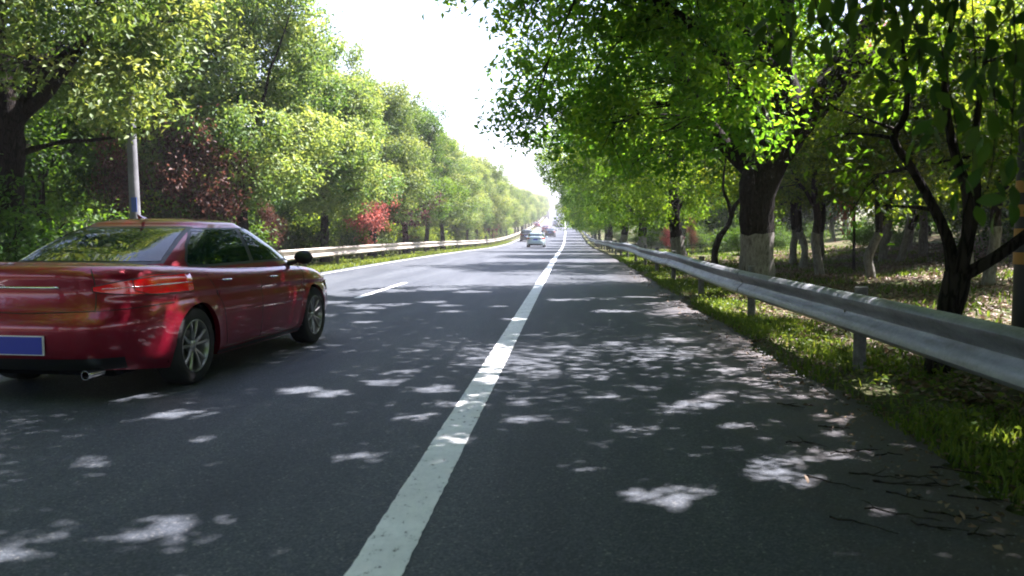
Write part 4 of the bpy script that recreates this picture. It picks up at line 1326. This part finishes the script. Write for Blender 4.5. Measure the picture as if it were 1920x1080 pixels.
    # roof closing: shrinking rings with a dome
    top = [c.house(1, t_) for t_ in vth]
    yc = P['hy'] + (c.hf(1) - c.hr(1)) / 2
    for k in range(1, 9):
        f = k / 8
        sc_ = math.cos(f * PI / 2)
        rows.append([Vector((p_.x * sc_, yc + (p_.y - yc) * sc_, p_.z + P['dome'] * math.sin(f * PI / 2) ** 1.0 * (1 - .0))) for p_ in top])
    cab = grid_mesh(rows, True)
    cab.build('roof', paint, root, smooth=True)
    # glass
    def patch(nm, fn, au, av, off, m_, nu=16, nv=8, parent=root):
        rows = []
        for i_ in range(nv + 1):
            v = av[0] + (av[1] - av[0]) * i_ / nv
            lo, hi_ = au(v)
            rows.append([fn(lo + (hi_ - lo) * j / nu, v, off) for j in range(nu + 1)])
        return grid_mesh(rows).build(nm, m_, parent, smooth=True)
    vlo = max(.14, (c.belt(-1) + .02 - P['hz0']) / (P['hz1'] - P['hz0']))
    # side glass outline: (v -> y range)
    def ya(v): return P['hy'] + c.hf(v) * .93 - .04 - .05 * v
    def yb(v):
        base = P['hy'] - c.hr(v) * (.80 if kind == 'sedan' else .90)
        if kind == 'sedan':
            base = np.interp(v, [0, .3, .6, .9, 1], [-1.22, -1.27, -1.12, -.86, -.7])
        return float(base)
    yB = -.10
    vtop = .90
    for sgn in (1, -1):
        f_ = lambda y, v, off, sgn=sgn: c.side_pt(y, v, off, sgn)
        patch('window_trim', f_, lambda v: (yb(v) - .03, ya(v) + .04), (vlo - .05, vtop + .035), .004, M_TRIM, 30, 10)
        patch('front_window', f_, lambda v: (yB + .04, ya(v)), (vlo, vtop), .006, M_GLASS, 18, 8)
        patch('rear_window', f_, lambda v: (yb(v), yB - .04), (vlo, vtop), .006, M_GLASS, 18, 8)
    vr0 = max(.16, (c.belt(-1.7) + .035 - P['hz0']) / (P['hz1'] - P['hz0']))
    xr = lambda v: (-(.86 - .03 * v), .86 - .03 * v)
    patch('rear_screen_trim', lambda x, v, off: c.end_pt(x, v, off, True), lambda v: (-.88, .88), (vr0 - .05, .955), .004, M_TRIM, 24, 10)
    patch('rear_screen', lambda x, v, off: c.end_pt(x, v, off, True), xr, (vr0, .92), .007, M_GLASS, 24, 10)
    patch('windscreen', lambda x, v, off: c.end_pt(x, v, off, False), xr, (.12, .92), .007, M_GLASS, 24, 10)
    # rear lamps wrapping the corner
    def th_of_x(xn, rear=True):
        return -math.acos(max(0, min(1, abs(xn))) ** (n / 2)) if rear else math.acos(max(0, min(1, abs(xn))) ** (n / 2))
    def mirror(p_, sgn): return Vector((p_.x * sgn, p_.y, p_.z))
    zA, zB = (.80, .97) if kind != 'suv' else (.85, 1.05)
    for sgn in (1, -1):
        def lamp(t_, z, off, sgn=sgn):
            p_ = c.body(t_, z, off); return mirror(p_, sgn)
        
        to = math.asin(sgp(-2.19 / Lr, n / 2))
        # z shape: tall at the corner, tapering both ways
        rows = []
        cnt = 30
        for i_ in range(9):
            row = []
            for j in range(cnt + 1):
                f = j / cnt
                xx = .50 + (.999 - .50) * min(1, f / .6)
                if f <= .6:
                    t_ = th_of_x(.60 + .385 * (f / .6))
                else:
                    ta = th_of_x(.985); t_ = ta + (to - ta) * (f - .6) / .4
                mid_ = (zA + zB) / 2 + .022 * f
                hh = (zB - zA) / 2 * (.22 + .78 * math.sin(min(1, f * 1.15) * PI * .5)) * (1 - max(0, (f - .80) / .20) ** 2 * .55)
                row.append(lamp(t_, mid_ + hh * (i_ / 4 - 1), .006))
            rows.append(row)
        lp = grid_mesh(rows).build('tail_lamp', M_TAIL, root, smooth=True)
        if hi:
            per = rows[0] + [q_[-1] for q_ in rows[1:]] + rows[-1][::-1][1:] + [q_[0] for q_ in rows[::-1][1:]]
            MB().tube(per, .0045, 5).build('lamp_seal', M_TRIM, lp)
            mid_r = [q_ + Vector((.001 * sgn, -.002, 0)) for q_ in rows[4][3:26]]
            MB().tube(mid_r, .004, 5).build('lamp_divider', M_CHROME, lp, smooth=True)
        # headlamp
        rows = []
        for i_ in range(5):
            row = []
            for j in range(13):
                t_ = math.asin(sgp(1.95 / Lf, n / 2)) + (th_of_x(.62, False) - math.asin(sgp(1.95 / Lf, n / 2))) * j / 12
                row.append(lamp(t_, .60 + .12 * (i_ / 4), .006))
            rows.append(row)
        grid_mesh(rows).build('headlamp', M_LAMPC, root, smooth=True)
    # plate in a recess panel, bumper insert, exhausts
    if plate:
        zp = .46 if hi else .78
        yp = c.body(-PI / 2, zp).y
        MB().box((0, yp - .012, zp), (.46, .014, .15)).build('plate_frame', M_PLATEW, root)
        MB().box((0, yp - .021, zp), (.44, .006, .135)).build('number_plate', M_PLATE, root)
    rows = []
    for z in (.235, .27, .31, .345):
        rows.append([c.body(t_, z, .006) for t_ in [(-PI / 2) + (q / 30 - .5) * 2 * (PI / 2 + th_of_x(.9)) for q in range(31)]])
    # lower valance of the rear bumper, following it
    rows = []
    for z in np.linspace(.25, .35, 5):
        rr = []
        for q in range(41):
            xn = -.80 + 1.60 * q / 40
            t_ = th_of_x(xn)
            p_ = c.body(t_, z, .006)
            rr.append(Vector((p_.x if xn >= 0 else -p_.x, p_.y, p_.z)))
        rows.append(rr)
    grid_mesh(rows).build('rear_valance', M_TRIM, root, smooth=True)
    if hi:
        for sx_ in (1, -1):
            o = MB().lathe([(.030, -.10), (.036, -.10), (.036, .10), (.030, .10)], 20, 'z').build('exhaust_tip', M_CHROME, root, smooth=True, autos=40)
            o.location = (sx_ * .55, -2.30, .235); o.rotation_euler = (PI / 2, 0, 0)
    # underside and wheel housings
    ub = MB(); ub.box((0, 0, .42), (1.24, 4.3, .46)); ub.box((0, 0, .30), (1.60, 1.95, .22)); ub.box((0, -1.98, .42), (1.30, .40, .3)); ub.box((0, 2.0, .4), (1.3, .3, .3))
    ub.build('underbody', M_UNDER, root)
    cabin = MB(); cabin.box((0, -.2, .8), (1.5, 2.6, .3)); cabin.build('interior', M_UNDER, root)
    # wheels
    for ax in (P['axr'], P['axf']):
        for sgn in (1, -1):
            wr = P['wr']
            wroot = bpy.data.objects.new('wheel', None); COL.objects.link(wroot); wroot.parent = root
            wroot.location = (sgn * .785, ax, wr)
            wroot.rotation_euler = (random.Random(int(ax * 10) + sgn).uniform(0, 6), 0, 0)
            ns = 48 if hi else 18
            hw = .11
            MB().lathe([(wr * .68, -hw * .85), (wr * .70, -hw), (wr * .93, -hw), (wr * .985, -hw * .85), (wr, -hw * .6), (wr, hw * .6), (wr * .985, hw * .85), (wr * .93, hw), (wr * .70, hw), (wr * .68, hw * .85)], ns, 'x', close=True).build('tyre', M_RUBBER, wroot, smooth=True, autos=50)
            rm = MB()
            rm.lathe([(wr * .70, sgn * hw * .95), (wr * .66, sgn * hw * .98), (wr * .63, sgn * hw * .80), (wr * .60, -sgn * hw * .6)], ns, 'x')
            rm.lathe([(.001, sgn * hw * .80), (.03, sgn * hw * .80), (.055, sgn * hw * .66), (.06, sgn * hw * .3)], 20, 'x')
            if hi:
                for q in range(10):
                    a_ = 2 * PI * (q // 2) / 5 + (.13 if q % 2 else -.13)
                    for seg_ in range(1):
                        d0 = Vector((0, math.cos(a_ * 1.0), math.sin(a_)))
                        d1 = Vector((0, math.cos(a_ + (.11 if q % 2 else -.11)), math.sin(a_ + (.11 if q % 2 else -.11))))
                        pA = d0 * .045 + Vector((sgn * hw * .62, 0, 0)); pB = d1 * wr * .655 + Vector((sgn * hw * .80, 0, 0))
                        rm.tube([pA, pA.lerp(pB, .5) + Vector((sgn * .008, 0, 0)), pB], [.017, .013, .015], 6)
            else:
                for q in range(5):
                    a_ = 2 * PI * q / 5
                    d0 = Vector((0, math.cos(a_), math.sin(a_)))
                    rm.tube([d0 * .04 + Vector((sgn * hw * .6, 0, 0)), d0 * wr * .65 + Vector((sgn * hw * .8, 0, 0))], [.02, .03], 5)
            rm.build('rim', M_RIM, wroot, smooth=True, autos=40)
            if hi:
                MB().lathe([(.001, sgn * .02), (.14, sgn * .02), (.14, -sgn * .005), (.001, -sgn * .005)], 32, 'x').build('brake_disc', M_POST, wroot, smooth=True, autos=40)
            wh = MB()
            # housing: half tube above the wheel
            V = []; F = []
            m_ = 20
            for q in range(m_ + 1):
                a_ = PI * q / m_ * 1.16 - .08 * PI
                V += [(sgn * .60, ax + P['ra'] * math.cos(a_), wr + P['ra'] * math.sin(a_)), (sgn * .845, ax + (P['ra'] + .002) * math.cos(a_), wr + (P['ra'] + .002) * math.sin(a_))]
                if q: F.append((2 * q - 2, 2 * q - 1, 2 * q + 1, 2 * q))
            wh.add(V, F).build('wheel_housing', M_UNDER, root)
    # mirrors
    for sgn in (1, -1):
        mr = MB()
        cx_, cy_, cz_ = sgn * 1.0, .78, 1.04
        rows = []
        for q in range(9):
            f = q / 8; rr = math.sin(f * PI) ** .5
            rows.append([Vector((cx_ + (f - .5) * .23 * sgn, cy_ + .075 * rr * math.cos(a2) * (1 if math.cos(a2) > 0 else .55), cz_ + .078 * rr * math.sin(a2))) for a2 in [2 * PI * z / 16 for z in range(16)]])
        g_ = grid_mesh(rows, True)
        mo = g_.build('door_mirror', M_TRIM if hi else paint, root, smooth=True)
        MB().tube([(sgn * .80, .82, .965), (sgn * .93, .80, 1.0)], [.028, .022], 8).build('mirror_stalk', M_TRIM, mo)
    if hi:
        # door shut lines, handles, sill, boot shut line, fuel flap, roof seam, lamp shut
        def groove(path, nm='shut_line', wd=.004):
            MB().tube(path, wd, 5).build(nm, M_TRIM, root)
        for sgn in (1, -1):
            def sp(y, z, off=-.0015):
                L = Lf if y > 0 else Lr
                p_ = c.body(math.asin(sgp(max(-.999, min(.999, y / L)), n / 2)), z, off)
                zl = .77 + .03 * (-p_.y) / 2
                p_.x += -.012 * math.exp(-((z - zl + .03) / .03) ** 2) + .006 * math.exp(-((z - zl - .02) / .025) ** 2)
                p_.y = y
                return mirror(p_, sgn)
            groove([sp(1.02 - .05 * (z - .3), z) for z in np.linspace(.26, .93, 14)])
            groove([sp(yB + .0, z) for z in np.linspace(.26, .95, 14)])
            groove([sp(-.90 - .28 * max(0, (z - .62) / .36) ** 1.2 if z > .62 else -.90 + .10 * (.62 - z) / .36, z) for z in np.linspace(.28, .985, 16)])
            groove([sp(y, .255) for y in np.linspace(-.86, 1.02, 30)])
            for (y0, z0) in ((.10, .86), (-1.03 + .12, .885)):
                P3 = [sp(y0 + q * .045, z0 - q * .001, .012 + .016 * math.sin(PI * min(1, max(0, (q + .0) / 4)))) for q in range(5)]
                MB().tube(P3, [.008, .012, .012, .012, .008], 8).build('door_handle', M_CHROME, root, smooth=True)
            # rocker moulding
            rr_ = [[sp(y, z, .006) for y in np.linspace(-.95, .95, 24)] for z in (.20, .215, .235)]
            grid_mesh(rr_).build('sill_moulding', M_TRIM, root, smooth=True)
        # boot shut line: down from the screen, along the lamps and across above the bumper
        pth = []
        for xn in np.linspace(-.62, .62, 31):
            t_ = th_of_x(abs(xn)); p_ = c.body(t_, .70 + .03 * abs(xn), .0)
            pth.append(Vector((math.copysign(p_.x, xn), p_.y - .001, p_.z)))
        groove(pth)
        for sgn in (1, -1):
            pth = []
            for z in np.linspace(.72, 1.04, 14):
                p_ = c.body(th_of_x(.62 + .02 * (z - .7)), z, .0); pth.append(Vector((sgn * p_.x, p_.y - .001, p_.z)))
            groove(pth)
            # bumper corner crease line running to the wheel arch
            pth = []
            for f in np.linspace(0, 1, 20):
                ta, tb = th_of_x(.62), math.asin(sgp(-1.76 / Lr, n / 2))
                t_ = ta + (tb - ta) * f
                pth.append(mirror(c.body(t_, .715 + .03 * f, -.001), sgn))
            groove(pth, wd=.0035)
        # fuel flap on the right rear wing is outlined
        # chrome strip and badge bar over the plate, third brake lamp
        pth = []
        for xn in np.linspace(-.34, .34, 17):
            p_ = c.body(th_of_x(abs(xn)), .90, .012); pth.append(Vector((math.copysign(p_.x, xn), p_.y, p_.z)))
        MB().tube(pth, [.010] * 17, 8).build('boot_garnish', M_CHROME, root, smooth=True)
        # aerial fin
        MB().add([(-.018, -.72, 1.455), (.018, -.72, 1.455), (.0, -.80, 1.50), (.0, -.62, 1.457), (0, -.78, 1.45)], [(0, 3, 2), (1, 2, 3), (0, 2, 4), (1, 4, 2)]).build('aerial_fin', paint, root)
    return root

# the red car
hd = -.085
rc = make_car('red_car', 'dark red saloon car passing close by on the near side of the dashed line', 'sedan', M_RED, (0, 0, 0), hd, True)
def fit_red():
    # right rear wheel contact at (-3.23, 7.55)
    loc = Vector((-3.29, 7.22, 0)) - Matrix.Rotation(hd, 3, 'Z') @ Vector((.87, -1.37, 0))
    rc.location = loc
fit_red()

def car_at(px, y, **k):
    u = (px - 1070) / 1600 * y - float(drift(y))
    return W(u, y, .005)
far_cars = [
    ('silver_car', 'pale blue grey small car seen from behind, nearest of the distant traffic', 'hatch', M_SILVER, 1006, 86),
    ('dark_suv', 'black off road car partly hidden behind the pale blue grey one', 'suv', M_BLACKP, 988, 120),
    ('dark_car', 'dark low car ahead in the near lane to the right of the pale one', 'sedan', M_BLACKP, 1032, 145),
    ('red_far_car', 'small faded red car in the far lane beyond the black off road car', 'sedan', M_REDP, 1007, 222),
    ('red_far_car', 'red car just showing behind the dark low car', 'sedan', M_REDP, 1024, 175),
    ('grey_car', 'tiny grey car in the near lane beyond the dark low car', 'sedan', M_GREYP, 1042, 236),
    ('white_car', 'white car highest up the slope in the near lane', 'sedan', M_WHITEP, 1043, 292),
]
for (nm, lab, kind, pm, px, y) in far_cars:
    make_car(nm, lab, kind, pm, car_at(px, y), heading(y), False, 'cars driving away in the distance', pt=pitch(y))
# lorry on the climb
p_ = car_at(1024, 330)
t = thing('lorry', 'grey box lorry climbing the hill far away', 'lorry', p_, heading(330))
t.rotation_euler[0] = pitch(330)
MB().box((0, 0, 2.0), (2.35, 5.2, 2.4)).build('cargo_box', M_GREYP, t)
MB().box((0, 3.5, 1.5), (2.1, 1.6, 1.9)).build('cab', M_WHITEP, t)
MB().box((0, -2.62, .62), (2.2, .1, .18)).build('bumper', M_TRIM, t)
MB().box((-.58, -2.62, 2.0), (1.05, .05, 2.2)).build('rear_door', M_GREYP, t)
MB().box((.58, -2.62, 2.0), (1.05, .05, 2.2)).build('rear_door', M_GREYP, t)
for sx_ in (1, -1):
    for y_ in (-1.7, 3.4):
        MB().lathe([(.001, -.14), (.45, -.14), (.48, 0), (.45, .14), (.001, .14)], 18, 'x', (sx_ * .95, y_, .48)).build('wheel', M_RUBBER, t, smooth=True, autos=40)

# ------------------------------------------------------------------ haze
hz = MB(); hz.box((0, 1230, 45), (3000, 2740, 160))
hzo = hz.build('haze', None)
tag(hzo, 'thin bright summer haze filling the valley', kind='stuff')
hm = bpy.data.materials.new('haze_air'); hm.use_nodes = True
ht = hm.node_tree; ht.nodes.clear()
ho = ht.nodes.new('ShaderNodeOutputMaterial'); hv = ht.nodes.new('ShaderNodeVolumePrincipled')
hv.inputs['Color'].default_value = (.97, .98, 1, 1)
hv.inputs['Density'].default_value = .0007
hv.inputs['Anisotropy'].default_value = .35
ht.links.new(hv.outputs[0], ho.inputs['Volume'])
hzo.data.materials.append(hm)
